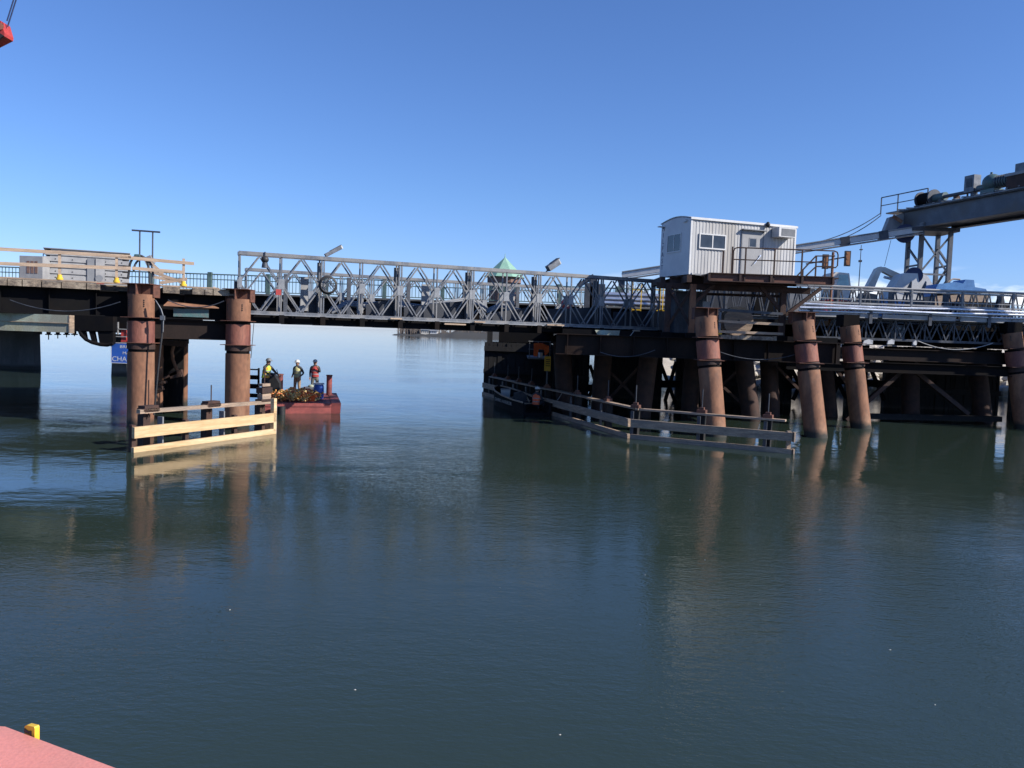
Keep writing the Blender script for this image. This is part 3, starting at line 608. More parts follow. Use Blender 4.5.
for px in (390,543,550,472):
    s_,_ = inb(px); MB().box(s_-.25,s_+.25,-.25,-.14,-.06,.0).build('wood_packer', M['wood'], bridge)
# pale boxes/barrier boards inside
for (px,w_) in ((303,.3),(361,.25),(426,.35),(512,.4),(600,.35)):
    s_,_ = inb(px); MB().box(s_,s_+w_,1.4,1.5,.16,1.55).build('barrier_board', M['pale_grey'], bridge)
for (px, z) in ((308,1.5),): pass
# white hose bundle on deck
o_ = OB+nx_*2.0; cable = []
for (px,py) in ((332,312),(345,304),(365,306),(390,304),(420,308),(470,300),(480,305),(487,312),(500,306),(520,312)):
    cable.append(PL(px,py,o_,A24))
t = thing('deck_hose', 'pale blue hose bundle lying along the truss bridge deck', 'hose', cable[0])
for k in range(3): MB().tube([p+Vector((0,.1*k,.08*k-.05)) for p in cable], .06, 6).build('hose', M['mid_grey'], t)
t = thing('cable_reel', 'small dark wire reel hung on the near truss by the tall post', 'reel', PL(328,284,OB,A24))
c_ = PL(328,285,OB-nx_*.2,A24)
for rr_ in (.36,.30,.33):
    ring = [c_+ux*rr_*math.cos(k*math.pi/10)+ZV*rr_*math.sin(k*math.pi/10)+nx_*(rr_-.33)*1.2 for k in range(21)]
    MB().tube(ring,.025,6).build('coil', M['black'], t)
for k in range(4): MB().beam(c_-ux*.34*math.cos(k*.785)-ZV*.34*math.sin(k*.785), c_+ux*.34*math.cos(k*.785)+ZV*.34*math.sin(k*.785),.025,.025).build('spoke', M['galv_dark'], t)
def floodlight(px, py, px2, py2, label, w_=.3):
    o_ = OB+nx_*.2; a = PL(px,py,o_,A24); b = PL(px2,py2,o_,A24)
    t = thing('floodlight', label, 'floodlight', a, 'floodlights on the truss')
    MB().beam(a.lerp(b,.15),b,w_,w_*.75).build('housing', M['galv'], t)
    d = (b-a).normalized(); MB().beam(b+d*.003,b+d*.05,w_*.9,w_*.65).build('lens', M['lamp_glass'], t)
    MB().beam(a-ZV*.1,a.lerp(b,.35),.05,.05).build('bracket', M['galv_dark'], t)
    MB().beam(a.lerp(b,.4)+ZV*w_*.45, b+ZV*w_*.5, w_*1.05,.03).build('visor', M['galv_dark'], t)
floodlight(322.5,257,341,247.5,'long grey floodlight tilted up on the top chord, left part of the truss',.2)
floodlight(546,270,558,262,'boxy grey floodlight on the top chord, right part of the truss',.34)
t = thing('work_lamp', 'dark round lamp hanging below the top chord near the left truss end', 'lamp', PL(265,262,OB,A24))
c_ = PL(265,259.5,OB-nx_*.1,A24); MB().ell(c_,(.15,.15,.14),12,8).build('lamp_head', M['black'], t); MB().cyl(c_-ZV*.12,c_-ZV*.32,.1,.13,12).build('shade', M['galv_dark'], t)
MB().cyl(c_+ZV*.15,c_+ZV*.3,.03,None,6).build('hanger', M['galv_dark'], t)
t = thing('red_bucket', 'small red tag plate fixed to the near truss, left bay', 'tag', PL(279,293,OB,A24))
c_ = PL(278.5,292.5,OB-nx_*.12,A24); MB().beam(c_-ZV*.1,c_+ZV*.12,.2,.03,tuple(nx_)).build('plate', M['red'], t)
t['label'] = 'small square red tag fixed to the near truss in its left bay'; t.name = 'red_tag'
c_ = PL(567,304,OB+nx_*1.6,A24); t = thing('life_ring', 'red and white life ring hanging inside the truss near its right end', 'life ring', c_)
MB().tube([c_+ux*.22*math.cos(k*math.pi/8)+ZV*.22*math.sin(k*math.pi/8) for k in range(17)],.085,8).build('ring', M['red'], t)
for i in (0,1):
    c_ = PL((355.5,361)[i],323.5,OB+nx_*1.0,A24); t = thing('marker_light', ('left one of two small red lamps hanging under the truss','right one of two small red lamps hanging under the truss')[i], 'lamp', c_, 'red lamps under the truss')
    MB().cyl(c_-ZV*.09,c_+ZV*.07,.06,None,10).build('lens', M['red'], t); MB().cyl(c_+ZV*.07,c_+ZV*.22,.035,None,8).build('stem', M['black'], t)
c_ = P(607,332.5,38.3); t = thing('tag_board', 'pale green board hanging under the right end of the truss', 'board', c_)
MB().prism([P(595,330,37.2),P(620,330.5,37.4),P(619,336.2,37.4),P(598,336,37.2)],(0,.04,0)).build('board', M['pale_green'], t)
t = thing('tag_board', 'small cream board hanging under the right end of the truss', 'board', P(636,333,37.6))
MB().prism([P(632.5,330,37.6),P(640,330.5,37.6),P(640,337,37.6),P(634,336.8,37.6)],(0,.04,0)).build('board', M['wood'], t)
# silver pipes behind the right of the truss, on stands
YP = 51
t = thing('silver_pipes', 'three shiny silver pipes lying side by side behind the truss on yellow stands', 'pipes', P(630,305,YP))
for (py,r_) in ((294.5,.15),(299,.17),(303,.17)):
    a = P(596,py-.6,YP+py*.002); b = P(700,py+3.6,YP); MB().cyl(a,b,r_,None,12).build('pipe', M['silver'], t)
for px in (637,656,668):
    s_ = MB()
    for dx in (-.28,.28):
        a = P(px,283+dx*2,YP-.3); a.x += dx; s_.beam((a.x,YP-.4,5.2),(a.x,YP-.4,a.z),.05,.05)
    a = P(px,290,YP-.4); s_.beam((a.x-.3,YP-.4,a.z),(a.x+.3,YP-.4,a.z),.05,.05); s_.beam((a.x-.3,YP-.4,5.6),(a.x+.3,YP-.4,5.6),.05,.05)
    s_.build('stand', M['yellow'], t)
# dark posts near x 590-605
t = thing('lift_mast', 'dark grey upright steel mast pair behind the truss near its right end', 'mast', P(592,305,44))
for (px,w_,py0) in ((589,.4,283),(593.5,.3,279),(602,.35,284)): 
    a = P(px,py0,44); MB().box(a.x-w_/2,a.x+w_/2,44,44.3,4.5,a.z).build('post', M['galv_dark'], t)
MB().beam(P(578,286,44.2),P(594,276,44.2),.12,.25).build('stay', M['galv_dark'], t)
# ------------------------------------------------------------------ right pier: decks, girders, added dark walls
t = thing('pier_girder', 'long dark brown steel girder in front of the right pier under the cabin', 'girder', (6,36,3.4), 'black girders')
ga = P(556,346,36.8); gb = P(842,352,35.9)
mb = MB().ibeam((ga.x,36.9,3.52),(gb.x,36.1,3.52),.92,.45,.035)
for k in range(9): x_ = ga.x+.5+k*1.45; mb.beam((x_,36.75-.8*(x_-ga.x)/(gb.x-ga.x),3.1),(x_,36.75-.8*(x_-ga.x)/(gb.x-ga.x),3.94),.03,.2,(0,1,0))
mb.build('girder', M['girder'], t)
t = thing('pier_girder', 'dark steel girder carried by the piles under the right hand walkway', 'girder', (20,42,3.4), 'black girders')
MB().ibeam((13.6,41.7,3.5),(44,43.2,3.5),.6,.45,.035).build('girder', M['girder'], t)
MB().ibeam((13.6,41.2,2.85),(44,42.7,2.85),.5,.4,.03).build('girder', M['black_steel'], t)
t = thing('right_deck', 'broad dark deck of the right pier under the vehicles and trusses', 'bridge deck', (25,50,4))
MB().box(2.2,14.6,37.4,60,3.98,4.2).build('lower_slab', M['black_steel'], t)
MB().box(14.6,46,43.0,60,3.98,4.2).build('lower_slab', M['black_steel'], t)
MB().box(8.5,48,44.5,68,4.9,5.15).build('upper_slab', M['black_steel'], t)  # slab coloured black to pass for shade behind the lower truss
MB().box(48,120,58,84,4.9,5.15).build('upper_slab', M['concrete'], t)
for i in range(10):
    MB().box(9+i*4,9.3+i*4,46,67,4.2,4.9).build('cross_beam', M['black_steel'], t)
# added dark timber walls standing in for the shaded void, with openings
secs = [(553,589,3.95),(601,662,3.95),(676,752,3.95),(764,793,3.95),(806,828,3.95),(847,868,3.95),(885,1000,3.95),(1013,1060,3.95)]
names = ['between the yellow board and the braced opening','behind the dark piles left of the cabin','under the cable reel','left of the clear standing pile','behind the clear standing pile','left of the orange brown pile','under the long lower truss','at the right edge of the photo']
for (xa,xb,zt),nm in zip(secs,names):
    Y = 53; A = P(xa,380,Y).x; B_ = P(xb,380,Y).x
    t = thing('added_dark_wall', 'added dark timber wall filling the shade '+nm, 'wall', ((A+B_)/2,Y,0), 'added dark walls under the right pier')
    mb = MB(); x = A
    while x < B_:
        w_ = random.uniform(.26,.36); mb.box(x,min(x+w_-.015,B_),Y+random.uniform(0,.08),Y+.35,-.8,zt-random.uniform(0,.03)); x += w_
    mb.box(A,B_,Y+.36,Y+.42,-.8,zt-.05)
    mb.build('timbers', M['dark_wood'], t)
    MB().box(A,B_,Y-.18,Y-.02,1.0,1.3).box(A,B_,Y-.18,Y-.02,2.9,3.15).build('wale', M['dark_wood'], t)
MBX = [(590,365,601,400,52.6),(601,365,588,400,52.6),(660,362,678,410,52.5),(828,362,846,398,52.5),(846,362,832,398,52.5),(868,362,884,400,52.5),(790,366,806,398,52.5),(793,400,806,372,52.5),(676,362,664,405,52.5)]
t = thing('cross_bracing', 'dark criss-cross bracing bars across the openings of the right pier', 'bracing', P(700,390,52.5))
for (xa,ya,xb,yb) in ((604,366,640,402),(640,366,606,402),(700,366,742,404),(742,366,702,404),(776,366,815,406),(835,368,862,404)): MB().beam(P(xa,ya,43.4),P(xb,yb,43.4),.14,.18,(0,1,0)).build('brace', M['rust_dark'], t)
for (xa,ya,xb,yb,Y) in MBX: MB().beam(P(xa,ya,Y),P(xb,yb,Y),.2,.22,(0,1,0)).build('brace', M['black_steel'], t)
for (xa,ya,xb,yb) in ((588,388,602,388.5),(660,384,680,384),(826,380,848,381),(866,383,886,384),(790,385,806,385)): MB().beam(P(xa,ya,52.4),P(xb,yb,52.4),.2,.45).build('brace', M['black_steel'], t)
t = thing('vee_bracing', 'dark inverted V brace under the girder between the two right hand piles', 'bracing', P(908,366,42.2))
for (xa,ya,xb,yb) in ((905,368,846,420),(911,368,968,414)): MB().beam(P(xa,ya,42.5),P(xb,yb,42.5),.2,.26,(0,1,0)).build('brace', M['rust_dark'], t)
MB().beam(P(903,366,42.4),P(913,366.5,42.4),.3,.5).build('gusset', M['black_steel'], t)
MB().beam(P(862,416,43.6),P(1000,419,43.6),.4,.28).build('low_waler', M['dark_wood'], t)
# centre protection pier (timber) left of the right pier
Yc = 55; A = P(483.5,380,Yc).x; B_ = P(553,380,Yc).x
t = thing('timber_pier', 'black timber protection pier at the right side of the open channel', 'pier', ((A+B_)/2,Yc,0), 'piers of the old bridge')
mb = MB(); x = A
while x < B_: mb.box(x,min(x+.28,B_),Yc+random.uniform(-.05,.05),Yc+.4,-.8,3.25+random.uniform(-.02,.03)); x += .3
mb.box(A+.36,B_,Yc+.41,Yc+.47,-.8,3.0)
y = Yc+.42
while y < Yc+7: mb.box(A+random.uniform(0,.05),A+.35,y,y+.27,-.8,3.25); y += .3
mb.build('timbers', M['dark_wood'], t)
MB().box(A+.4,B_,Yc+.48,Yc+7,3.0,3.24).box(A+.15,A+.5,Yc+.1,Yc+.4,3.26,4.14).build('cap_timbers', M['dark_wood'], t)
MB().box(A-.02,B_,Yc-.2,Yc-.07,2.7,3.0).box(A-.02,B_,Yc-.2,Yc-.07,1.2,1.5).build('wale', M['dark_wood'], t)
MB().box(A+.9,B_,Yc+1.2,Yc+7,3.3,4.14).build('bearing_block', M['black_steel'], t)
# small platform with orange canvas
Yq = 50
t = thing('work_platform', 'small grey railed platform with an orange canvas above the black boat', 'platform', P(540,357,Yq))
a = P(528,357.2,Yq); b = P(551,357.6,Yq)
MB().box(a.x,b.x,Yq,Yq+5.2,a.z-.1,a.z).build('floor', M['mid_grey'], t)
for px in (529.5,538,550): c_ = P(px,350,Yq); MB().box(c_.x-.025,c_.x+.025,Yq,Yq+.05,a.z,a.z+1.0).build('post', M['mid_grey'], t)
for dz in (.5,.97): MB().box(a.x,b.x,Yq-.03,Yq-.002,a.z+dz-.03,a.z+dz+.02).build('rail', M['mid_grey'], t)
MB().prism([P(534,343,Yq-.1),P(541,343,Yq-.1),P(549,346,Yq-.1),P(549,352,Yq-.1),P(545,356,Yq-.1),P(544,350,Yq-.1),P(539,349,Yq-.1),P(537,356.5,Yq-.1),P(533.5,356.5,Yq-.1)],(0,.05,0)).build('canvas', M['orange'], t)
t = thing('white_bucket', 'small white bucket on the railed platform by the orange canvas', 'bucket', P(540.5,356.5,Yq+.3))
c_ = P(540.5,356.8,Yq+.3); c_.z = a.z; MB().cyl(c_,c_+ZV*.28,.11,.14,14).build('pail', M['white'], t); MB().cyl(c_+ZV*.28,c_+ZV*.30,.15,None,14).build('lid', M['white'], t)
t = thing('yellow_board', 'upright yellow board with small dark lettering hung beside the orange canvas', 'sign', P(547,371,49))
a = P(544,371,49); b = P(551,356,49)
MB().box(a.x,b.x,48.95,49.0,a.z,P(547,356.2,49).z).build('panel', M['yellow'], t)
MB().box(a.x+.15,a.x+.22,49.0,49.07,.9,P(547,356.2,49).z).build('post', M['mid_grey'], t)
for k in range(4): MB().box(a.x+.08,a.x+.34,48.94,48.949,a.z+.3+k*.12,a.z+.34+k*.12).build('text_line', M['rust_dark'], t)
# walkway trusses at right, along X
YT = 42.0
zrail = P(832,286.6,YT).z; zpipe = P(824,308.5,YT).z; 
X0 = P(806,330,YT).x; X1 = 46
Lq = 3.05
wk = thing('walkway_truss', 'long grey walkway of steel truss with silver rails running off the right edge', 'bridge', (X0,YT,4.25))
ORG[wk.name] = Vector()
wk.rotation_euler = (0,0,R(2.5))
zl0, zl1 = 0.0, 1.02
lowp = None
for k in range(9):
    if lowp is None:
        ch, la = MB(), MB()
        for y in (0,.4):
            ch.box(0,Lq,y-.05,y+.05,-.06,.06); ch.box(0,Lq,y-.05,y+.05,zl1-.06,zl1+.05)
            for j in range(4):
                xa = j*Lq/4; la.beam((xa,y,zl1-.06),(xa+Lq/8,y,.06),.06,.07,(0,1,0)); la.beam((xa+Lq/8,y,.06),(xa+Lq/4,y,zl1-.06),.06,.07,(0,1,0))
            for j in range(3): la.box(j*Lq/2-.03+.03,j*Lq/2+.03+.03,y-.04,y+.04,.06,zl1-.06) if j<2 else None
        lowp = ch.build('lower_panel', M['galv_dark'], wk); la.build('lattice', M['galv_dark'], lowp)
    else: c = copy_tree(lowp, wk); c.location = (k*Lq,0,0)
zz = zpipe-4.25
MB().box(-.4,9*Lq,-.35,1.6,zl1+.06,zl1+.14).build('walkway_floor', M['mid_grey'], wk)
for k in range(7): 
    xa = -.3+k*4.0; MB().box(xa,xa+3.75,-.42,-.36,zl1+.02,zl1+.24).build('kick_plate', M['pale_grey'], wk)
for k in range(9): MB().box(k*Lq-.06,k*Lq+.1,-.5,-.43,zl1-.25,zl1+.4).build('bracket', M['galv_dark'], wk)
for j,(dy,dz,rr_) in enumerate(((-.55,zl1+.42,.07),(-.50,zl1+.60,.06),(-.45,zl1+.30,.045))):
    pts = [(-.6+i*2.5, dy, dz+.035*math.sin(i*1.7+j*2)) for i in range(12)]
    MB().tube(pts, rr_, 8).build('conduit', M['silver'], wk)
zr = zrail-4.25
rail = MB().cyl((-.2,-.4,zr),(27,-.4,zr),.05,None,8).cyl((-.2,-.36,zr-.14),(27,-.36,zr-.14),.045,None,8).box(-.2,27,-.43,-.36,zl1+.7,zl1+.78).box(-.2,27,-.42,-.38,zr-.62,zr-.58); rail.build('handrail', M['pale_grey'], wk)
for k in range(11):
    x_ = -.1+k*2.62; MB().box(x_-.045,x_+.045,-.44,-.34,zl1+.14,zr).build('rail_post', M['galv'], wk)
# second truss behind with finer lattice
t2_ = thing('rear_truss', 'dark fine-latticed truss standing behind the right walkway handrail', 'truss', (X0-6.5,44.7,5.16))
ORG[t2_.name] = Vector(); t2_.rotation_euler = (0,0,R(2.5))
hh = 1.95; ch, la = MB(), MB(); ch.box(0,40,-.06,.06,.0,.14).box(0,40,-.06,.06,hh-.14,hh); 
for k in range(53):
    xa = k*.75
    for y in (0,.35): la.beam((xa,y,.14),(xa+.37,y,hh-.14),.06,.06,(0,1,0)); la.beam((xa+.37,y,hh-.14),(xa+.75,y,.14),.06,.06,(0,1,0))
for k in range(14): la.box(k*3.05,k*3.05+.12,-.05,.4,.14,hh-.14)
ch.box(0,40,-.3,.6,.142,.17); ch.build('chords', M['galv'], t2_); la.build('lattice', M['galv_dark'], t2_)
# bulky clutter behind it: crates
for i,(px,Y,w_,h,mm,lab) in enumerate(((728,47,2.6,1.9,'plate_blue','dark blue grey crate under the cabin, left of the two there'),(770,47.4,1.7,1.7,'black_steel','black crate under the right end of the cabin'),(800,48,1.2,1.7,'mid_grey','grey site crate behind the walkway beside the cabin platform'),(838,48.5,1.4,1.3,'red','red tool crate half seen through the right hand truss'),(896,48.5,1.0,1.4,'tarp','blue crate half seen through the right hand truss'),(930,49,2.2,1.2,'black_steel','black crate half seen through the right hand truss'),(985,49,3.0,1.5,'dark_wood','long dark wooden crate seen through the truss at the far right'))):
    c_ = P(px,300,Y); t = thing('site_crate', lab, 'crate', (c_.x,Y,5.15), 'crates behind the right walkway')
    MB().box(c_.x-w_/2,c_.x+w_/2,Y,Y+1,5.2,5.15+h).build('box', M[mm], t); MB().box(c_.x-w_/2-.04,c_.x+w_/2+.04,Y-.04,Y+1.04,5.15+h,5.21+h).build('lid', M[mm], t)
    MB().box(c_.x-w_/2,c_.x-w_/2+.1,Y,Y+1,5.15,5.2).box(c_.x+w_/2-.1,c_.x+w_/2,Y,Y+1,5.15,5.2).build('skids', M['grey_wood'], t)
# hanging white cable under lower truss
def cable(a, b, sag, r_, label, m='pale_grey', n=12, cat='cable', name='hanging_cable'):
    mb = MB(); pts = [a.lerp(b,i/n) - ZV*sag*4*(i/n)*(1-i/n) for i in range(n+1)]
    mb.tube(pts, r_, 6); o = mb.build(name, M[m]); return tag(o, label, cat)
cable(P(918,341,41.2),P(993,343,41.4),.38,.022,'thin pale cable sagging below the lower truss at right')
cable(P(606,336,37),P(634,331,37),.42,.018,'thin pale cable looping under the right end of the truss')
cable(P(254,322,31.9),P(251,358,31.8),.0,.014,'thin wire hanging down beside the pile at the left truss end','black')
t = thing('white_panel_box', 'white metal panel box behind the lower truss on the right walkway', 'box', P(894,320,42.7))
a = P(888,331,42.9); b = P(904,321.5,42.9); MB().box(a.x,b.x,42.75,43.1,a.z-.5,b.z-.2).build('case', M['mid_grey'], t); MB().box(a.x+.03,b.x-.03,42.72,42.748,a.z+.1,b.z-.32).build('door', M['white'], t)
# pale debris pieces under deck edge
for i,(px,py,w_,lab) in enumerate(((868,342,.5,'crumpled pale scrap beside the orange brown pile under the truss'),(891,342,.35,'pale scrap hanging under the lower truss, middle one'),(915,343,.2,'small pale scrap under the lower truss by the sagging cable'))):
    a = P(px,py,41.3); mb = MB().prism([a+Vector((-w_/2,0,-.12)),a+Vector((w_/2,.02,-.1)),a+Vector((w_/2,0,.1)),a+Vector((w_*.1,0,.14)),a+Vector((-w_*.4,0,.05))],(0,.1,0)); tag(mb.build('scrap_piece', M['white']), lab, 'scrap', 'pale scraps under the truss')
# ------------------------------------------------------------------ timber edge, railing and reel on the right pier
e0_, e1_ = P(719,338,36.0), P(784,338,35.8)
t = thing('timber_edge', 'blocky brown rotting timber edge on the right pier below the cable reel', 'timber edge', (e0_.x,35.9,4.0))
MB().box(e0_.x,e1_.x,36.05,39.5,3.99,4.13).build('planking', M['old_wood'], t)
x = e0_.x
while x < e1_.x-.1: w_ = min(random.uniform(.35,.7), e1_.x-x); MB().box(x,x+w_-.02,35.75,36.04,3.985,4.16+random.uniform(-.02,.02)).build('block', M['old_wood'], t); x += w_
t = thing('guard_railing', 'short wooden guard railing with yellow feet in front of the cable reel', 'railing', (e0_.x,35.9,4.16))
for px in (719.5,782): a = P(px,325,35.9); MB().box(a.x-.05,a.x+.05,35.85,35.95,4.17,5.15).build('post', M['galv'], t); MB().cyl((a.x,35.9,4.17),(a.x,35.9,4.36),.12,None,14).build('post_foot', M['yellow'], t)
for (ya,yb,mm) in ((309.5,314,'galv_dark'),(321,324.5,'wood'),(331.5,334,'wood')):
    MB().beam(P(718.5,ya,35.78),P(783,yb,35.78),.05,.11).build('rail', M[mm], t)
rc = P(737.5,319,37.2); t = thing('cable_drum', 'large dark wooden cable drum standing on the right pier', 'cable drum', (rc.x,37.2,4.13))
rz = .66; cz = 4.13+rz
for y in (37.0,37.75): MB().cyl((rc.x,y,cz),(rc.x,y+.08,cz),rz,None,32).build('disc', M['grey_wood'], t)
MB().cyl((rc.x,37.085,cz),(rc.x,37.745,cz),.38,None,24).build('wound_cable', M['black'], t)
MB().cyl((rc.x,36.97,cz),(rc.x,36.998,cz),.08,None,12).build('hub_plate', M['black'], t)
# ------------------------------------------------------------------ cabin platform
pz = 6.70; Yp = 34.5
xl = P(709,277,Yp).x; xr = P(833,280,Yp).x
pf = thing('cabin_platform', 'rusty brown steel platform on braced legs carrying the white cabin', 'platform', (10,36,4))
for k in range(4):
    a = xl+(xr-xl)*k/4; b = xl+(xr-xl)*(k+1)/4; MB().box(a+.05,b-.05,Yp+.02,Yp+.06,pz-.32,pz-.03).build('edge_web', M['rust_edge'], pf)
MB().box(xl,xr,Yp-.08,Yp+.14,pz-.029,pz).box(xl,xr,Yp-.08,Yp+.14,pz-.35,pz-.321).build('edge_flange', M['rust_dark'], pf)
for k in range(5): a = xl+(xr-xl)*k/4; MB().box(a-.045,a+.045,Yp-.07,Yp+.1,pz-.319,pz-.03).build('stiffener', M['rust_dark'], pf)
MB().box(xl+.02,xr-.05,Yp+.15,40.2,pz-.06,pz-.002).build('floor_plate', M['rust_dark'], pf)
fxl = P(661,280,39).x
MB().box(fxl+.3,xl,36.6,40.2,pz-.06,pz-.002).build('floor_plate', M['rust_dark'], pf)
for y in (35.4,36.8,38.6,40.0): MB().ibeam((xl-1.2 if y > 36 else xl+.0,y,pz-.23),(xr-1.2,y,pz-.23),.32,.2,.025).build('floor_beam', M['rust_dark'], pf)
MB().beam((xl-1.45,37.0,pz-.2),(xl-1.45,39.6,pz-.2),.2,.3).beam((xl-.6,35.5,pz-.2),(xl-.6,40,pz-.2),.2,.3).build('side_beam', M['rust_dark'], pf)
MB().beam((xl-1.75,36.9,pz-.45),(xl+4.6,35.6,pz-.55),.25,.25).build('lower_beam', M['rust_dark'], pf)
# legs
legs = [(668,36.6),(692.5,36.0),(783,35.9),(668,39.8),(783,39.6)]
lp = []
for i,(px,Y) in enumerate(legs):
    a = P(px,300,Y); lp.append(a); m_ = 'rust' if i == 1 else 'rust_dark'  # lighter rust on one leg stands in for sunlight on it
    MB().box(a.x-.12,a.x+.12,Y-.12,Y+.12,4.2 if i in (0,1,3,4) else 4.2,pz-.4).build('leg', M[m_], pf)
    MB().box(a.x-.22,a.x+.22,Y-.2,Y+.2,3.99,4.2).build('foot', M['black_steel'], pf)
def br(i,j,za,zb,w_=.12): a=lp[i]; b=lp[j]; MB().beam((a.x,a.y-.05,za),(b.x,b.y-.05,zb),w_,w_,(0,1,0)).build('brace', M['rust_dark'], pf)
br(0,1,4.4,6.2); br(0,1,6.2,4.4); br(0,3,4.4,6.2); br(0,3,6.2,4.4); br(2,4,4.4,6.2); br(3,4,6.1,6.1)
for (sx0,sz0,sx1,sz1,i) in ((-1.0,6.3,0,5.2,2),(1.6,6.3,0,5.0,2),(.9,6.3,0,5.4,1)):
    a = lp[i]; MB().beam((a.x+sx0,a.y,sz0),(a.x+sx1,a.y,sz1),.14,.16,(0,1,0)).build('knee_brace', M['rust_dark'], pf)
# platform railing
t = thing('platform_railing', 'brown pipe railing with rounded corners on the cabin platform', 'railing', (12,Yp,pz))
r0x = P(733.5,260,Yp).x; r1x = xr-.25; zt = pz+1.07
yy = Yp+.05
MB().tube([(r0x,yy,pz),(r0x,yy,zt-.15),(r0x+.05,yy,zt-.04),(r0x+.16,yy,zt),(r1x+.25,yy,zt),(r1x+.38,yy,zt-.05),(r1x+.42,yy,zt-.16),(r1x+.42,yy,zt-.6),(r1x+.35,yy,zt-.68),(r1x,yy,zt-.7)],.028,8).build('top_rail', M['rust_dark'], t)
MB().cyl((r0x,yy,pz+.58),(r1x,yy,pz+.58),.024,None,8).build('mid_rail', M['rust_dark'], t)
for px in (745.5,774.5,802): a = P(px,260,Yp).x; MB().box(a-.03,a+.03,yy-.07,yy-.03,pz-.3,zt).build('post', M['rust_dark'], t)
for px in (722,731): a = P(px,260,35.6); MB().box(a.x-.03,a.x+.03,35.4,35.46,pz,P(px,247 if px>725 else 251,35.6).z).build('post', M['rust_dark'], t)
t = thing('stair_rail', 'dark stair handrails descending behind the right end of the cabin platform', 'stair', P(812,270,38.5))
for dx in (0,):
    for pts in (((797,276),(816,256),(835,256)),((806,276),(816,266.5),(833,266.5))):
        MB().tube([P(x_,y_,38.8) for x_,y_ in pts],.035,6).build('handrail', M['rust_dark'], t)
for px,py in ((803,270),(816.5,256),(826,256)): a = P(px,py,38.8); MB().box(a.x-.03,a.x+.03,38.78,38.84,pz-.02,a.z).build('post', M['rust_dark'], t)
MB().beam(P(790,281,38.8),P(835,279,38.8),.9,.06).build('landing', M['rust_dark'], t)
# ------------------------------------------------------------------ the cabin
CA = R(19); cw = Vector((math.cos(CA),math.sin(CA),0)); cn = Vector((-math.sin(CA),math.cos(CA),0))
C0 = P(689,275,36.0); C0.z = pz+.02
CL = (PL(794.5,250,C0,CA)-C0).dot(cw)
zrf = P(689.5,218,36.0).z - C0.z      # wall height
CWd = 2.55
cab = thing('site_cabin', 'white corrugated metal site cabin with grey door on the rusty platform', 'cabin', C0)
ORG[cab.name] = Vector(); cab.rotation_euler = (0,0,CA)
# front wall with real corrugation
mb = MB(); n = int(CL/.16); vs = []; prof = [(0,0),(.07,0),(.085,-.014),(.145,-.014),(.16,0)]
xs = []
for i in range(n):
    for (dx,dy) in prof[:-1]: xs.append((i*CL/n+dx*CL/n/.16, dy))
xs.append((CL,0))
for (x_,y_) in xs: vs += [(x_,y_,0),(x_,y_,zrf)]
mb.add(vs, [(2*i,2*i+2,2*i+3,2*i+1) for i in range(len(xs)-1)])
mb.build('front_wall', M['siding'], cab)
MB().box(.005,CL-.005,.04,CWd-.05,0,zrf-.02).build('wall_core', M['mid_grey'], cab)
arch = [(-.01,-.03,zrf)]+[( -.01, -.03+(CWd+.06)*k/10, zrf+.02+.17*math.sin(math.pi*k/10)) for k in range(11)]+[(-.01,CWd+.03,zrf)]
ew = [(-.0,0,0),(-.0,CWd,0),(-.0,CWd,zrf)]+[(0,CWd*(1-k/10),zrf+.16*math.sin(math.pi*k/10)) for k in range(1,10)]+[(0,0,zrf)]
MB().prism([(p[0]-.03,p[1],p[2]) for p in ew],(.033,0,0)).build('end_wall', M['end_white'], cab)
MB().prism([(CL,p[1],p[2]) for p in ew],(.03,0,0)).build('end_wall', M['white'], cab)
mb = MB(); vs = []
for k in range(11):
    y_ = -.07+(CWd+.14)*k/10; z_ = zrf+.012+.17*math.sin(math.pi*k/10)
    vs += [(-.06,y_,z_),(CL+.06,y_,z_),(-.06,y_,z_+.03),(CL+.06,y_,z_+.03)]
fs = []
for k in range(10): a=4*k; fs += [(a,a+1,a+5,a+4),(a+2,a+6,a+7,a+3),(a,a+4,a+6,a+2),(a+1,a+3,a+7,a+5)]
fs += [(0,2,3,1),(40,41,43,42)]
mb.add(vs, fs); mb.box(-.065,CL+.065,-.085,-.05,zrf-.05,zrf+.03); rf = mb.build('roof', M['white'], cab)
MB().box(-.035,.06,-.032,-.002,0,zrf-.052).box(CL-.05,CL+.035,-.032,-.024,0,zrf-.052).build('corner_trim', M['white'], cab)
MB().box(.3,CL-.2,-.02,-.005,-.02,.05).build('base_skirt', M['mid_grey'], cab)
def cx(px, py=240): p = PL(px,py,C0,CA); d = p-C0; return d.dot(cw), p.z-C0.z
def wall_window(parent, pa, pb, name='window', mullion=True):
    (xa,zt),(xb,zb) = cx(*pa), cx(*pb); f = MB()
    f.box(xa,xb,-.07,-.026,zt-.05,zt).box(xa,xb,-.075,-.026,zb,zb+.06).box(xa,xa+.05,-.07,-.026,zb+.06,zt-.05).box(xb-.05,xb,-.07,-.026,zb+.06,zt-.05)
    if mullion: xm=(xa+xb)/2; f.box(xm-.025,xm+.025,-.065,-.026,zb+.06,zt-.05)
    o = f.build(name, M['white'], parent); MB().box(xa+.05,xb-.05,-.05,-.03,zb+.06,zt-.05).build('pane', M['glass'], o); return o
wall_window(cab,(699,233.2),(724.8,250.5))
(xd0,zd),(xd1,_) = cx(743,225), cx(763,225)
zd = 2.02
o = MB().box(xd0,xd1,-.05,-.026,.02,zd).build('door', M['door'], cab)
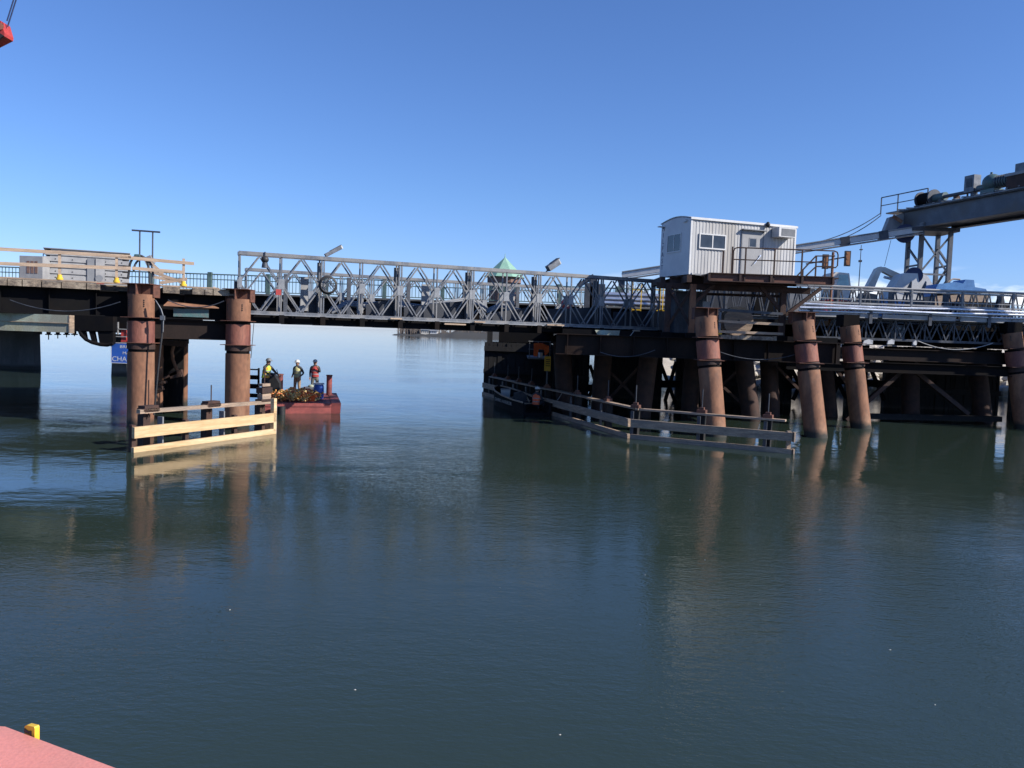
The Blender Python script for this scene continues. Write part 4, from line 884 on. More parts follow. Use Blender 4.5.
f = MB().box(xd0-.06,xd0-.001,-.06,-.026,0,zd+.06).box(xd1+.001,xd1+.06,-.06,-.026,0,zd+.06).box(xd0-.1,xd1+.1,-.22,-.026,zd+.06,zd+.1); f.build('door_frame', M['mid_grey'], cab)
xm = (xd0+xd1)/2; MB().box(xm-.16,xm+.16,-.056,-.0505,1.38,1.72).build('door_window', M['glass'], o)
MB().box(xm-.2,xm+.2,-.062,-.0565,1.34,1.38).box(xm-.2,xm+.2,-.062,-.0565,1.72,1.76).box(xm-.2,xm-.16,-.062,-.0565,1.38,1.72).box(xm+.16,xm+.2,-.062,-.0565,1.38,1.72).build('door_window_frame', M['mid_grey'], o)
MB().cyl((xd1-.12,-.10,1.0),(xd1-.12,-.051,1.0),.04,None,12).beam((xd1-.12,-.09,1.0),(xd1-.45,-.12,.62),.03,.03).build('handle', M['silver'], o)
(xa,zt),(xb,zb) = cx(774,228.5), cx(788,239)
ac = MB().box(xa-.12,xb,-.55,-.026,zb,zt).build('air_conditioner', M['white'], cab)
mb = MB()
for k in range(7): z_ = zb+.05+k*(zt-zb-.1)/7; mb.box(xa+.02,xb-.06,-.565,-.551,z_,z_+.03)
mb.box(xa+.0,xb-.05,-.556,-.5505,zb+.04,zt-.05); mb.build('grille', M['mid_grey'], ac)
a_,b_ = cx(766,225); MB().ell((a_,-.14,b_),(.09,.11,.13),10,8).build('wall_lamp', M['black'], cab)
MB().box(-.12,.0,.3,.55,zrf-.12,zrf-.02).build('floodlight', M['white'], cab)
MB().box(-.3,-.03,CWd-.3,CWd-.1,zrf-.15,zrf-.11).build('vent_flap', M['white'], cab)
# end window and vertical lettering on the end wall
def ce(px,py): p = PL(px,py,C0,CA+math.pi/2); d = p-C0; return d.dot(cn), p.z-C0.z
(ya,z1_),(yb,z0_) = ce(668.5,235.5), ce(681.3,251.5)
y0_,y1_ = min(ya,yb),max(ya,yb)
f = MB().box(-.06,-.031,y0_,y1_,z1_-.04,z1_).box(-.06,-.031,y0_,y1_,z0_,z0_+.05).box(-.06,-.031,y0_,y0_+.04,z0_+.05,z1_-.04).box(-.06,-.031,y1_-.04,y1_,z0_+.05,z1_-.04).box(-.055,-.031,(y0_+y1_)/2-.02,(y0_+y1_)/2+.02,z0_+.05,z1_-.04)
ow = f.build('window', M['white'], cab); MB().box(-.045,-.032,y0_+.04,y1_-.04,z0_+.05,z1_-.04).build('pane', M['glass'], ow)
letters = 'MILLARS'
for i,ch_ in enumerate('MILFAST'[:7]):
    yl = CWd-.2; zl = zrf-.22-i*(zrf-.35)/7
    text(ch_, .30, Vector((-.034,yl,zl)), R(90), M['navy'], cab, name='letter', rz=R(-90), ext=.003)
# grey shed under the cabin
t = thing('corrugated_shed', 'blue grey corrugated metal shed under the cabin between the rusty legs', 'shed', P(688,320,38.4))
a = P(674,330,38.4).x; b = P(704,330,38.4).x; mb = MB(); x = a
while x < b: mb.box(x,x+.08,38.38,38.42,4.2,P(688,292,38.4).z); mb.box(x+.08,x+.16,38.40,38.43,4.2,P(688,292,38.4).z); x += .16
mb.build('front_wall', M['galv_dark'], t); MB().box(a,b,38.43,39.6,4.2,P(688,292,38.4).z-.02).build('body', M['galv_dark'], t)
MB().box(a-.1,b+.1,38.3,39.65,P(688,292,38.4).z,P(688,292,38.4).z+.04).build('roof', M['mid_grey'], t)
t = thing('notice_post', 'small white notice on a post behind the pile under the cabin', 'sign', P(706,310,36.9))
a = P(706,309,36.9); MB().box(a.x-.02,a.x+.02,36.9,36.94,4.2,a.z+.1).build('post', M['rust'], t); MB().box(a.x-.16,a.x+.16,36.87,36.898,P(706,306,36.9).z-.25,P(706,301.5,36.9).z).build('panel', M['pale_grey'], t)
# ------------------------------------------------------------------ traffic signals, truck cab, antenna
YS = 43.5
t = thing('traffic_signal', 'rusty signal post with two brown-faced traffic signal heads right of the platform', 'traffic signal', P(830,300,YS))
a = P(830.5,300,YS); MB().cyl((a.x,YS,4.2),(a.x,YS,P(830,252,YS).z),.07,None,10).build('post', M['rust'], t)
MB().beam(P(806,264,YS),P(846,257,YS),.07,.07).build('arm', M['galv_dark'], t)
for px,ya,yb in ((824.5,254.5,269),(846.5,251,266.3)):
    a = P(px,yb,YS-.1); b = P(px,ya,YS-.1); o = MB().box(a.x-.15,a.x+.15,YS-.22,YS-.1,a.z,b.z).build('signal_head', M['black'], t)
    MB().box(a.x-.095,a.x+.095,YS-.235,YS-.221,a.z+.06,b.z-.06).build('face', M['amber'], o)
    for k in range(3):
        zc = a.z+(b.z-a.z)*(k+.5)/3; MB().cyl((a.x,YS-.236,zc),(a.x,YS-.245,zc),.075,None,14).build('lens', M['amber'], o)
t = thing('truck', 'pale truck cab with teal windows just right of the traffic signal', 'truck', P(842,300,50))
a = P(833,280,50).x; b = P(850.5,280,50).x; zc = P(842,273,50).z
MB().box(a-3.5,b+.5,49.9,51.9,5.75,6.5).build('chassis', M['mid_grey'], t)
mb = MB().prism([(a,50,6.5),(b+.1,50,6.5),(b+.05,50,7.4),(b-.1,50,zc),(a+.15,50,zc+.05),(a,50,zc-.1)],(0,1.9,0)); o = mb.build('cab', M['excavator'], t)
MB().prism([(a+.22,49.985,7.35),(b-.06,49.985,7.35),(b-.18,49.985,zc-.1),(a+.35,49.985,zc-.1)],(0,.012,0)).build('window', M['glass_pale'], o)
for x_ in (a-2.6,b-.2):
    for y_ in (49.9,51.6):
        w_ = MB().cyl((x_,y_,5.65),(x_,y_+.3,5.65),.5,None,20).build('wheel', M['black'], t); MB().cyl((x_,y_-.01,5.65),(x_,y_+.31,5.65),.25,None,14).build('rim', M['mid_grey'], w_)
t = thing('whip_antenna', 'thin dark antenna mast between truck cab and excavator', 'antenna', P(858,290,50.5))
a = P(858.3,290,50.5); b = P(859,245,50.5); MB().cyl((a.x,50.5,5.15),(a.x+.02,50.5,b.z),.035,.02,6).build('mast', M['galv_dark'], t)
MB().box(a.x-.06,a.x+.08,50.4,50.6,P(858,262,50.5).z,P(858,260,50.5).z).box(a.x-.05,a.x+.1,50.42,50.58,P(858,250,50.5).z,P(858,249,50.5).z).build('clamp', M['galv_dark'], t)
# excavator with cream boom
Y = 53.5; zg = 5.15
t = thing('excavator', 'cream excavator with its boom bent upward behind the right walkway', 'excavator', P(880,300,Y))
k0 = lambda x_,y_,dy=0: P(x_,y_,Y+dy)
MB().prism([k0(865,291),k0(877,268.5),k0(881,266.5),k0(885,268),k0(884,271),k0(881,272),k0(873,292)],(0,.5,0)).build('stick', M['excavator'], t)
MB().prism([k0(880,267,.05),k0(885,267,.05),k0(903,275,.05),k0(909,292,.05),k0(903,292,.05),k0(898,279.5,.05),k0(883,271.5,.05)],(0,.4,0)).build('boom', M['excavator'], t)
MB().cyl(k0(884,277,-.1),k0(900,281,-.1),.09,None,10).build('hydraulic_cylinder', M['silver'], t)
ex = k0(908,300).x
MB().box(ex-.6,ex+2.4,Y-.8,Y+1.4,6.2,7.5).build('body', M['excavator'], t); MB().box(ex-.5,ex+.7,Y-.8,Y+.2,7.5,8.1).build('cab', M['excavator'], t)
for dy in (-.9,1.0): 
    MB().prism([(ex-1.2,Y+dy,5.55),(ex-.9,Y+dy,5.15),(ex+2.6,Y+dy,5.15),(ex+3,Y+dy,5.55),(ex+2.6,Y+dy,6.1),(ex-.9,Y+dy,6.1)],(0,.5,0)).build('track', M['black_steel'], t)
bk = k0(868,296); MB().prism([bk+Vector((-.7,-.3,-.9)),bk+Vector((.4,-.3,-1.1)),bk+Vector((.5,-.3,.1)),bk+Vector((-.3,-.3,.2))],(0,1.1,0)).build('bucket', M['grey_wood'], t)
# grey pedestal with navy cap
Y = 52
t = thing('rocker_pedestal', 'pale grey trapezoid steel pedestal with a navy rounded top', 'pedestal', P(914,300,Y))
MB().prism([P(886,300,Y),P(943,302,Y),P(928,276,Y),P(922,273.5,Y),P(905,273,Y),P(901,276,Y)],(0,1.2,0)).build('body', M['white'], t)
MB().cyl(P(914,275.5,Y+.1),P(914,275.5,Y+1.1),.52,None,24).build('roller', M['navy'], t)
for px in (907.5,922): 
    a = P(px,291,Y); MB().prism([a+Vector((-.22,-.02,-.2)),a+Vector((.22,-.02,-.2)),a+Vector((.08,-.35,.55)),a+Vector((0,-.35,.6))],(0,.02,0)).build('rib', M['mid_grey'], t)
a = P(910,300,Y); MB().box(a.x-1.9,a.x+2.3,Y-.3,Y+1.5,5.15,P(914,301.5,Y).z+.1).build('base_block', M['mid_grey'], t)
# blue tarp bundle
t = thing('tarp_bundle', 'blue tarpaulin bundle behind the walkway right of the lattice tower', 'tarpaulin', P(962,295,50))
pts = [(935,291),(938,284),(948,283),(956,282),(963,283.5),(966,279.5),(974,280),(975,287),(986,289),(988,293),(935,296)]
mb = MB(); v = [P(x_,y_,50) for x_,y_ in pts]; n = len(v)
mb.prism([Vector(p) for p in v],(0,1.4,0)); mb.build('tarp', M['tarp'], t)
a = P(962,300,50); MB().box(a.x-1.6,a.x+1.6,50,51.4,5.15,P(962,295,50).z+.1).build('load', M['wood'], t)
MB().tube([P(948,282,50.4),P(953,279,50.4),P(960,279.5,50.4)],.05,6).build('stick', M['wood'], t)
# ------------------------------------------------------------------ gantry
Yg = 55
t = thing('lattice_tower', 'grey braced lattice steel tower holding the end of the big girder', 'tower', P(928,300,Yg))
ztw = P(930,233,Yg).z; LX = []
for px,Y in ((907.5,Yg+1.2),(920.5,Yg-.6),(937,Yg+1.2),(949.5,Yg-.6)):
    a = P(px,255,Y); LX.append((a.x,Y)); MB().box(a.x-.12,a.x+.12,Y-.12,Y+.12,5.15,ztw).build('leg', M['gantry'], t)
def lat(i,j):
    (xa,ya),(xb,yb) = LX[i],LX[j]; z = 5.4; k = 0; mb = MB()
    while z+1.1 < ztw:
        mb.beam((xa,ya,z),(xb,yb,z),.11,.11); mb.beam((xa,ya,z),(xb,yb,z+1.3),.11,.12) if k%2==0 else mb.beam((xa,ya,z+1.3),(xb,yb,z),.11,.12); z += 1.3; k += 1
    mb.build('lacing', M['gantry'], t)
lat(0,1); lat(2,3)
(xa,ya),(xb,yb) = LX[1],LX[3]
MB().beam((xa,ya,ztw-.2),(xb,yb,ztw-2.7),.08,.1).beam((xa,ya,ztw-2.7),(xb,yb,ztw-.2),.08,.1).beam((xa,ya,ztw-2.75),(xb,yb,ztw-2.75),.12,.12).beam((xa,ya,5.6),(xb,yb,ztw-3),.08,.1).build('cross_brace', M['galv'], t)
MB().box(P(906,233,Yg).x,P(952,233,Yg).x,Yg-1,Yg+1.5,ztw,ztw+.25).build('cap_beam', M['galv_dark'], t)
G0 = P(902,219,56.2); G1 = P(1024,201,46.8); gd = (G1-G0); gd.z = 0; gl = gd.length; gd.normalize(); gn = Vector((gd.y,-gd.x,0))
zg0 = ztw+.27
G0.z = zg0+.6; G1.z = G0.z
t = thing('gantry_girder', 'massive dark grey box girder reaching in from the right edge over the tower', 'girder', G0)
gh = 1.22; E = G0+gd*18
MB().ibeam(G0+ZV*.0, E, gh,.5,.04).ibeam(G0-gn*2.2+ZV*0+gd*2, E-gn*2.2, gh,.5,.04).build('girder', M['gantry'], t)
MB().prism([G0-gn*2.2+gd*1+ZV*(-.45), G0-gn*.1+gd*1+ZV*(-.45), E-gn*.1+ZV*(-.45), E-gn*2.2+ZV*(-.45)],(0,0,.05)).build('soffit', M['galv_dark'], t)
zt = gh/2+.0
MB().prism([G0-gn*2.4-gd*1.2+ZV*(zt+.01), G0+gn*.35-gd*1.2+ZV*(zt+.01), E+gn*.35+ZV*(zt+.01), E-gn*2.4+ZV*(zt+.01)],(0,0,.08)).build('walk_floor', M['galv'], t)
mb = MB()
for k in range(20):
    s_ = k*.8; mb.beam(G0+gd*s_+gn*(.35+random.uniform(0,.1))+ZV*(zt+.14), G0+gd*(s_+random.uniform(.3,.6))-gn*.5+ZV*(zt+.14+random.uniform(0,.08)), random.uniform(.1,.3),.05)
mb.build('loose_planks', M['pale_grey'], t)
pr = [G0-gd*1.15-gn*.25-rt*.9, G0+gd*.2+gn*.1-rt*.4, G0+gd*2.6+gn*.3]
for p in pr: MB().beam(p+ZV*zt,p+ZV*(zt+1.15),.06,.06).build('rail_post', M['galv_dark'], t)
MB().beam(pr[0]+ZV*(zt+1.15),pr[2]+ZV*(zt+1.15),.06,.06).beam(pr[0]+ZV*(zt+.6),pr[2]+ZV*(zt+.6),.05,.05).build('handrail', M['galv_dark'], t)
MB().prism([P(903,213,56),P(890,217,56),P(884,232,56),P(912,229,56),P(908,219,56)],(0,.5,0)).build('end_bracket', M['pale_grey'], t)
MB().cyl(P(905,233.5,55.4),P(905,233.5,56.4),.62,None,24).build('pulley', M['navy'], t)
MB().beam(P(893,216,55.6),P(902,222,55.6),.12,.2).build('rust_stop', M['rust'], t)
def gp(s_, n_=0, z_=0): return G0+gd*s_+gn*n_+ZV*(zt+.1+z_)
def s_at(px): p = PL(px,200,G0,math.atan2(gd.y,gd.x)); return (p-G0).dot(gd)
# machinery on gantry
s_ = s_at(928); t = thing('winch_drum', 'dark winch drum with motor on the gantry beside its handrail', 'winch', gp(s_))
MB().cyl(gp(s_-.6,0,.45),gp(s_+.5,0,.45),.42,None,20).build('drum', M['black_steel'], t)
for d_ in (-.65,.5): MB().cyl(gp(s_+d_,0,.45),gp(s_+d_+.08,0,.45),.52,None,20).build('drum_flange', M['galv_dark'], t)
MB().cyl(gp(s_+.6,0,.4),gp(s_+1.5,0,.4),.26,None,16).build('motor', M['machine'], t); MB().beam(gp(s_-.8,0,.02),gp(s_+1.6,0,.02),.7,.08).build('skid', M['galv_dark'], t)
s_ = s_at(971); t = thing('control_box', 'grey control cabinet standing on the gantry girder', 'cabinet', gp(s_))
MB().beam(gp(s_-.35,0,.8),gp(s_+.4,0,.8),.5,1.0).build('case', M['galv'], t); MB().beam(gp(s_-.2,.26,.85),gp(s_+.25,.26,.85),.02,.5).build('recess', M['galv_dark'], t)
for d_ in (-.3,.3): MB().beam(gp(s_+d_,0,0),gp(s_+d_,0,.3),.08,.08).build('leg', M['galv_dark'], t)
s_ = s_at(960); t = thing('drive_shaft', 'long dark shaft running along the top of the gantry', 'shaft', gp(s_))
MB().cyl(gp(s_at(940),.1,.35),gp(s_at(988),.1,.35),.11,None,12).build('shaft', M['galv_dark'], t)
for px in (943,958,975): q_ = s_at(px); MB().beam(gp(q_-.12,.1,.12),gp(q_+.12,.1,.12),.3,.24).build('bearing', M['rust_dark'] if px == 958 else M['galv_dark'], t)
s_ = s_at(998); t = thing('drive_motor', 'green gearbox and motor on the gantry near the right photo edge', 'motor', gp(s_))
MB().ell(gp(s_-.5,0,.62),(.55,.5,.52),16,10).build('gearbox', M['machine'], t); MB().beam(gp(s_-1.0,0,.12),gp(s_-.0,0,.12),.7,.24).build('base', M['machine'], t)
MB().cyl(gp(s_-.1,0,.6),gp(s_+.9,0,.6),.34,None,18).build('motor', M['machine'], t)
for k in range(5): MB().cyl(gp(s_+.0+k*.18,0,.6),gp(s_+.06+k*.18,0,.6),.38,None,18).build('cooling_fin', M['galv_dark'], t)
MB().cyl(gp(s_-.6,0,1.1),gp(s_-.6,0,1.25),.07,None,10).build('breather', M['machine'], t); MB().cyl(gp(s_-1.5,0,.45),gp(s_-.9,0,.45),.2,None,12).build('coupling', M['machine'], t)
s_ = s_at(1018); t = thing('steel_case', 'pale grey steel case with rusty side at the right photo edge on the gantry', 'case', gp(s_))
MB().beam(gp(s_-.5,0,.35),gp(s_+1.6,0,.35),.8,.7).build('case', M['rust_dark'], t); MB().beam(gp(s_-.6,0,.78),gp(s_+1.7,0,.78),.9,.16).build('lid', M['pale_grey'], t)
MB().beam(gp(s_-.1,0,1.1),gp(s_+.6,0,1.1),.5,.5).build('top_box', M['galv'], t)
# second tower, out of frame on the right, so the girder stands
Eq = G0+gd*16.3; t = thing('lattice_tower', 'grey braced lattice steel tower under the near end of the big girder, outside the photo', 'tower', (Eq.x,Eq.y,5))
for dx in (-1,1):
    for dy in (-1,1): MB().box(Eq.x+dx-.17,Eq.x+dx+.17,Eq.y+dy-.17,Eq.y+dy+.17,-1,zg0).build('leg', M['galv_dark'], t)
# inclined boom
t = thing('inclined_boom', 'long pale grey boom sloping down to the left behind the cabin', 'boom', P(760,258,Yg))
a = P(622,275.5,58); b = P(922,229.5,54.3)
MB().beam(a,b,.5,.34).build('beam', M['white'], t)
d = (b-a).normalized(); up_ = Vector((0,0,1))
MB().beam(a+up_*.23,b+up_*.23,.6,.07).beam(a-up_*.28,b-up_*.28,.6,.07).build('flanges', M['pale_grey'], t)
for px in (845,884): q = PL(px,245,a,math.atan2((b-a).y,(b-a).x)); c_ = a+d*((q-a).dot(d)); MB().beam(c_-d*.28,c_+d*.28,.62,.56).build('clamp', M['galv_dark'], t)
MB().beam(b+up_*-.4,b+up_*.45,.5,.12,(1,0,0)).build('end_plate', M['galv'], t)
MB().box(a.x-.2,a.x+.2,57.8,58.2,5.15,a.z-.25).build('rest_post', M['galv_dark'], t)
for i,(sg,yy0) in enumerate(((.28,325),(.42,338))):
    a = P(881,213+i*2.5,55.6); b = P(815,242.5+i*2,55.6); cable(b,a,sg,.03,('upper','lower')[i]+' of two dark cables sagging from the gantry end to the boom','galv_dark')
cable(P(891,240,55),P(884.5,266,54.6),0,.015,'thin wire hanging from the gantry down to the excavator boom','galv_dark')
# ------------------------------------------------------------------ timber fenders
def fender(name, label, line, up_mat, low_mat, planks=True, thick=.12, posts=(), extra=0.0):
    t = thing(name, label, 'fender', (line[0].x,line[0].y,0)); return t
FA = OZ(133,452.5); FB = OZ(275,433.5); fd = (FB-FA).normalized(); fn = Vector((-fd.y,fd.x,0)); fa = math.atan2(fd.y,fd.x)
t = thing('timber_fender', 'left fender of two new yellow planks on steel posts around the rusty piles', 'fender', FA, 'timber fenders')
MB().beam(FA+ZV*.585,FB+ZV*.585,.12,.33).build('upper_plank', M['new_wood'], t)
MB().beam(FA-fd*.02+ZV*.0,FB+ZV*.03,.12,.30).build('lower_plank', M['new_wood'], t)
MB().beam(FB-fd*.07+fn*.02+ZV*.1,FB-fd*.07+fn*.02+ZV*1.28,.16,.14,tuple(fd)).build('end_post', M['new_wood'], t)
FL = (FB-FA).length
for s_ in (.1,2.1,4.2,FL-.5):
    c_ = FA+fd*s_+fn*.16; MB().beam(c_-ZV*1.2,c_+ZV*.8,.14,.14,tuple(fd)).build('post', M['rust_dark'], t)
a = PL(141,411.5,FA+fn*.55,fa); b = PL(269,402,FA+fn*.55,fa); MB().beam(a-fd*.1,b,.16,.12).build('walk_beam', M['grey_wood'], t)
for (px,yt,yr) in ((148.5,406,380),(211,401.5,385),(264,388,368)):
    c_ = PL(px,410,FA+fn*.62,fa); c_.z = 0; ztop = PL(px,yt,FA+fn*.62,fa).z; zr_ = PL(px,yr,FA+fn*.62,fa).z
    MB().beam(c_+fn*.2-ZV*1.2,c_+fn*.2+ZV*1.0,.26,.26,tuple(fd)).build('steel_post', M['rust_dark'], t)
    MB().beam(c_+ZV*(1.18-.02)-fd*.3,c_+ZV*(1.16)+fd*.3,.3,.10).beam(c_+ZV*(ztop-.08)-fd*.26,c_+ZV*(ztop-.08)+fd*.26,.3,.2).build('post_block', M['rust_dark'], t)
    if px > 260: MB().beam(c_+ZV*1.3-fd*.22,c_+ZV*1.3+fd*.22,.24,.2).beam(c_+ZV*1.72-fd*.2,c_+ZV*1.72+fd*.2,.2,.1).build('post_block', M['grey_wood'], t)
    MB().cyl(c_+ZV*.9,c_+ZV*zr_,.022,None,6).build('rod', M['rust_dark'], t)
    MB().beam(c_-fn*.3+fd*.2-ZV*.3,c_-fn*.3+fd*.2+ZV*.95,.22,.05,tuple(fd)).build('hanger_plate', M['mid_grey'], t)
# right fender in two runs
R0 = OZ(792,454); R1p = OZ(631,432.5,0); 
R1 = P(631,420,31.9); R1.z = 0; R2 = P(483,384,52); R2.z = 0
R0.z = 0
tR = thing('timber_fender', 'long grey fender of weathered planks bending round the right pier', 'fender', R0, 'timber fenders')
def run(A, B, posts_px, ext=0):
    d = (B-A).normalized(); n = Vector((-d.y,d.x,0)); n = n if n.y > 0 else -n; ang = math.atan2(d.y,d.x)
    Ln = (B-A).length; k = max(1,round(Ln/5)); 
    for i in range(k):
        p = A.lerp(B,i/k); q = A.lerp(B,(i+1)/k); o_ = n*(.01*(i%2))
        MB().beam(p+o_+d*.01+ZV*.60,q+o_-d*.01+ZV*.60,.12,.31).build('upper_plank', M['grey_wood'], tR)
        MB().beam(p+o_+d*.01+ZV*.02,q+o_-d*.01+ZV*.02,.12,.30).build('lower_plank', M['grey_wood'], tR)
    W0, W1 = A+n*.5+d*(.35 if ext else 0), B+n*.5
    for i in range(k):
        p = W0.lerp(W1,i/k); q = W0.lerp(W1,(i+1)/k); MB().beam(p+d*.01+ZV*(1.12+.02*(i%2)),q-d*.01+ZV*(1.12+.02*(i%2)),.28,.07).build('walk_plank', M['grey_wood'], tR)
    for px in posts_px:
        c_ = PL(px,400,A+n*.55,ang); c_.z = 0
        MB().beam(c_+n*.05-ZV*1.2,c_+n*.05+ZV*1.07,.26,.26,tuple(d)).build('post', M['dark_wood'], tR)
        MB().beam(c_-n*.3+d*.02-ZV*.4,c_-n*.3+d*.02+ZV*1.05,.06,.12,tuple(d)).build('hanger_plate', M['galv_dark'], tR)
        MB().beam(c_+ZV*1.22-d*.17,c_+ZV*1.22+d*.17,.26,.12).beam(c_+ZV*1.325-d*.09,c_+ZV*1.325+d*.09,.15,.09).build('post_block', M['rust_edge'], tR)
        MB().cyl(c_+ZV*1.36,c_+ZV*2.05,.02,None,6).build('rod', M['galv_dark'], tR)
run(R0, R1, (769,702.5,636), 1)
run(R1+Vector((-.05,.1,0)), R2, (608,577,546.5,531,518,507,493.5))
MB().beam(R0-Vector((0,0,1))+Vector((-.1,.14,0)),R0+Vector((-.1,.14,.8)),.14,.14).build('post', M['grey_wood'], tR)
MB().box(R0.x+.012,R0.x+.06,R0.y-.1,R0.y+.08,.42,.78).box(R0.x+.012,R0.x+.06,R0.y-.1,R0.y+.08,-.15,.18).build('end_cap', M['wood'], tR)

# ------------------------------------------------------------------ people
def finish_person(t, joints, edges, radii, regions, mats):
    me = bpy.data.meshes.new('body'); me.from_pydata([tuple(j) for j in joints], edges, []); me.update()
    o = bpy.data.objects.new('tmp_body', me); col.objects.link(o)
    sk = o.modifiers.new('s','SKIN'); sk.use_smooth_shade = True
    layer = me.skin_vertices[0].data if len(me.skin_vertices) else None
    if layer is None:
        import bmesh
        bm = bmesh.new(); bm.from_mesh(me); bm.verts.layers.skin.verify(); bm.to_mesh(me); bm.free(); layer = me.skin_vertices[0].data
    for i,r_ in enumerate(radii): layer[i].radius = (r_ if isinstance(r_,tuple) else (r_,r_)); layer[i].use_root = (i == 0)
    sb = o.modifiers.new('d','SUBSURF'); sb.levels = 2; sb.render_levels = 2
    dg = bpy.context.evaluated_depsgraph_get(); m2_ = bpy.data.meshes.new_from_object(o.evaluated_get(dg)); bpy.data.objects.remove(o)
    m2_.name = 'body'; m2_.materials.clear()
    for m_ in mats: m2_.materials.append(m_)
    for p in m2_.polygons: p.use_smooth = True; p.material_index = regions(p.center)
    b = bpy.data.objects.new('body', m2_); col.objects.link(b); b.parent = t; ORG[b.name] = Vector(); return b
def person(loc, rz, label, arms, torso_m, leg_m, vest_m, hat_m, lean=0.0, sit=False, bend=0.0, s=1.0):
    t = thing('person', label, 'person', loc, 'workers'); ORG[t.name] = Vector(); t.rotation_euler = (0,0,rz); t.scale = (s,s,s)
    hz = .46 if sit else .93            # pelvis height; faces -Y
    if sit: hz = .18
    sp = lambda z, y=0: Vector((0, y-lean*(z-hz), z))
    J = [sp(hz), sp(hz+.15), sp(hz+.34), sp(hz+.50), sp(hz+.60), sp(hz+.68)+Vector((0,-.02,0)), sp(hz+.80)+Vector((0,-.03,0))]
    Rr = [(.155,.12),(.145,.11),(.17,.12),(.14,.10),(.062,.062),(.085,.095),(.07,.08)]
    E = [(0,1),(1,2),(2,3),(3,4),(4,5),(5,6)]
    hands = []
    for sd_,(el,wr) in zip((-1,1),arms):
        i = len(J); sh = J[3]+Vector((sd_*.19,0,-.02)); J += [sh, sh+Vector((sd_*abs(el[0]) if el[0]>=0 else -sd_*abs(el[0]),el[1],el[2])), None]
        J[i+2] = J[i+1]+Vector((sd_*wr[0],wr[1],wr[2])); Rr += [.07,.052,.036]; E += [(3,i),(i,i+1),(i+1,i+2)]; hands.append((J[i+1],J[i+2],sd_))
    for sd_ in (-1,1):
        i = len(J)
        if sit: J += [Vector((sd_*.11,-.05,hz)),Vector((sd_*.16,-.48,hz+.12)),Vector((sd_*.16,-.62,hz-.28)),Vector((sd_*.17,-.82,hz-.30))]
        else: J += [Vector((sd_*.10,0,hz-.08)),Vector((sd_*.125,-.02-bend*.1,.50)),Vector((sd_*.14,.03,.09)),Vector((sd_*.165,-.16,.045))]
        Rr += [.105,.068,.052,.045]; E += [(0,i),(i,i+1),(i+1,i+2),(i+2,i+3)]
    hc_ = J[5]; neck = J[4]
    def reg(c):
        if c.z > neck.z+.005 and (c-Vector((neck.x,neck.y,c.z))).length < .22: return 0
        if not sit and c.z < .13: return 3
        if sit and c.y < -.6: return 3
        if c.z < hz+.03 and (sit or abs(c.x) < .3) and (not sit or c.z < hz+.03 or c.y < -.2): return 2
        return 1
    b = finish_person(t, J, E, Rr, reg, [M['skin'], torso_m, leg_m, M['black']])
    for (el,wr,sd_) in hands:
        d = (wr-el).normalized(); x_ = d.orthogonal().normalized(); hb = MB(); pc = wr+d*.05; hb.tube([wr-d*.02,wr+d*.03,wr+d*.09],[.03,.042,.036],8)
        for k in range(4): q = wr+d*.08+x_*(.03*(k-1.5)*.62); hb.tube([q,q+d*(.035+.006*(2-abs(k-1.5)))+Vector((0,-.012,0)),q+d*.06+Vector((0,-.03,-.004))],[.010,.009,.007],5)
        hb.tube([wr+d*.03+x_*.035,wr+d*.06+x_*.062,wr+d*.085+x_*.06],[.012,.010,.008],5); hb.build('hand', M['skin'], b)
    fz = MB(); fz.ell(hc_+Vector((0,-.098,.025)),(.014,.022,.02),6,5).ell(hc_+Vector((-.085,0,.02)),(.015,.022,.03),6,5).ell(hc_+Vector((.085,0,.02)),(.015,.022,.03),6,5); fz.build('nose_and_ears', M['skin'], b)
    ey = MB(); ey.ell(hc_+Vector((-.033,-.088,.045)),(.014,.01,.009),6,5).ell(hc_+Vector((.033,-.088,.045)),(.014,.01,.009),6,5); ey.build('eyes', M['black'], b)
    mo = MB().ell(hc_+Vector((0,-.09,-.03)),(.025,.008,.007),6,5); mo.build('mouth', M['rust_red'], b)
    ht = MB(); c_ = hc_+Vector((0,0,.085)); ht.ell(c_,(.115,.135,.12),16,6,True); ht.cyl(c_-ZV*.012,c_+ZV*.006,.135,.13,20); ht.beam(c_+Vector((0,-.12,0)),c_+Vector((0,-.19,-.012)),.17,.014); ht.build('hard_hat', hat_m, b)
    hr = MB().ell(hc_+Vector((0,.03,.02)),(.09,.085,.075),10,6); hr.build('hair', M['black'], b)
    # vest shell around the torso
    vb = MB(); ring = []
    for k,(z_,rx,ry) in enumerate(((hz+.0,.195,.155),(hz+.15,.18,.145),(hz+.32,.205,.155),(hz+.46,.175,.135),(hz+.545,.10,.09))):
        c2 = sp(z_); ring.append([c2+Vector((rx*math.cos(a_*math.pi/8),ry*math.sin(a_*math.pi/8),0)) for a_ in range(16)])
    vb.add([q for rr_ in ring for q in rr_],[(i*16+k,i*16+(k+1)%16,(i+1)*16+(k+1)%16,(i+1)*16+k) for i in range(4) for k in range(16)],True); ob = vb.build('vest', vest_m, b)
    sb_ = MB()
    for z_,rx,ry in ((hz+.14,.186,.15),(hz+.30,.208,.16)):
        c2 = sp(z_); rr2 = [c2+Vector((rx*math.cos(a_*math.pi/8),ry*math.sin(a_*math.pi/8),dz)) for dz in (-.02,.02) for a_ in range(16)]
        sb_.add(rr2,[(k,(k+1)%16,16+(k+1)%16,16+k) for k in range(16)],True)
    sb_.build('reflective_band', M['pale_grey'], ob)
    return t
down = ((.06,.05,-.28),(.0,-.08,-.24)); hip = ((.10,.10,-.26),(-.06,-.18,-.14))
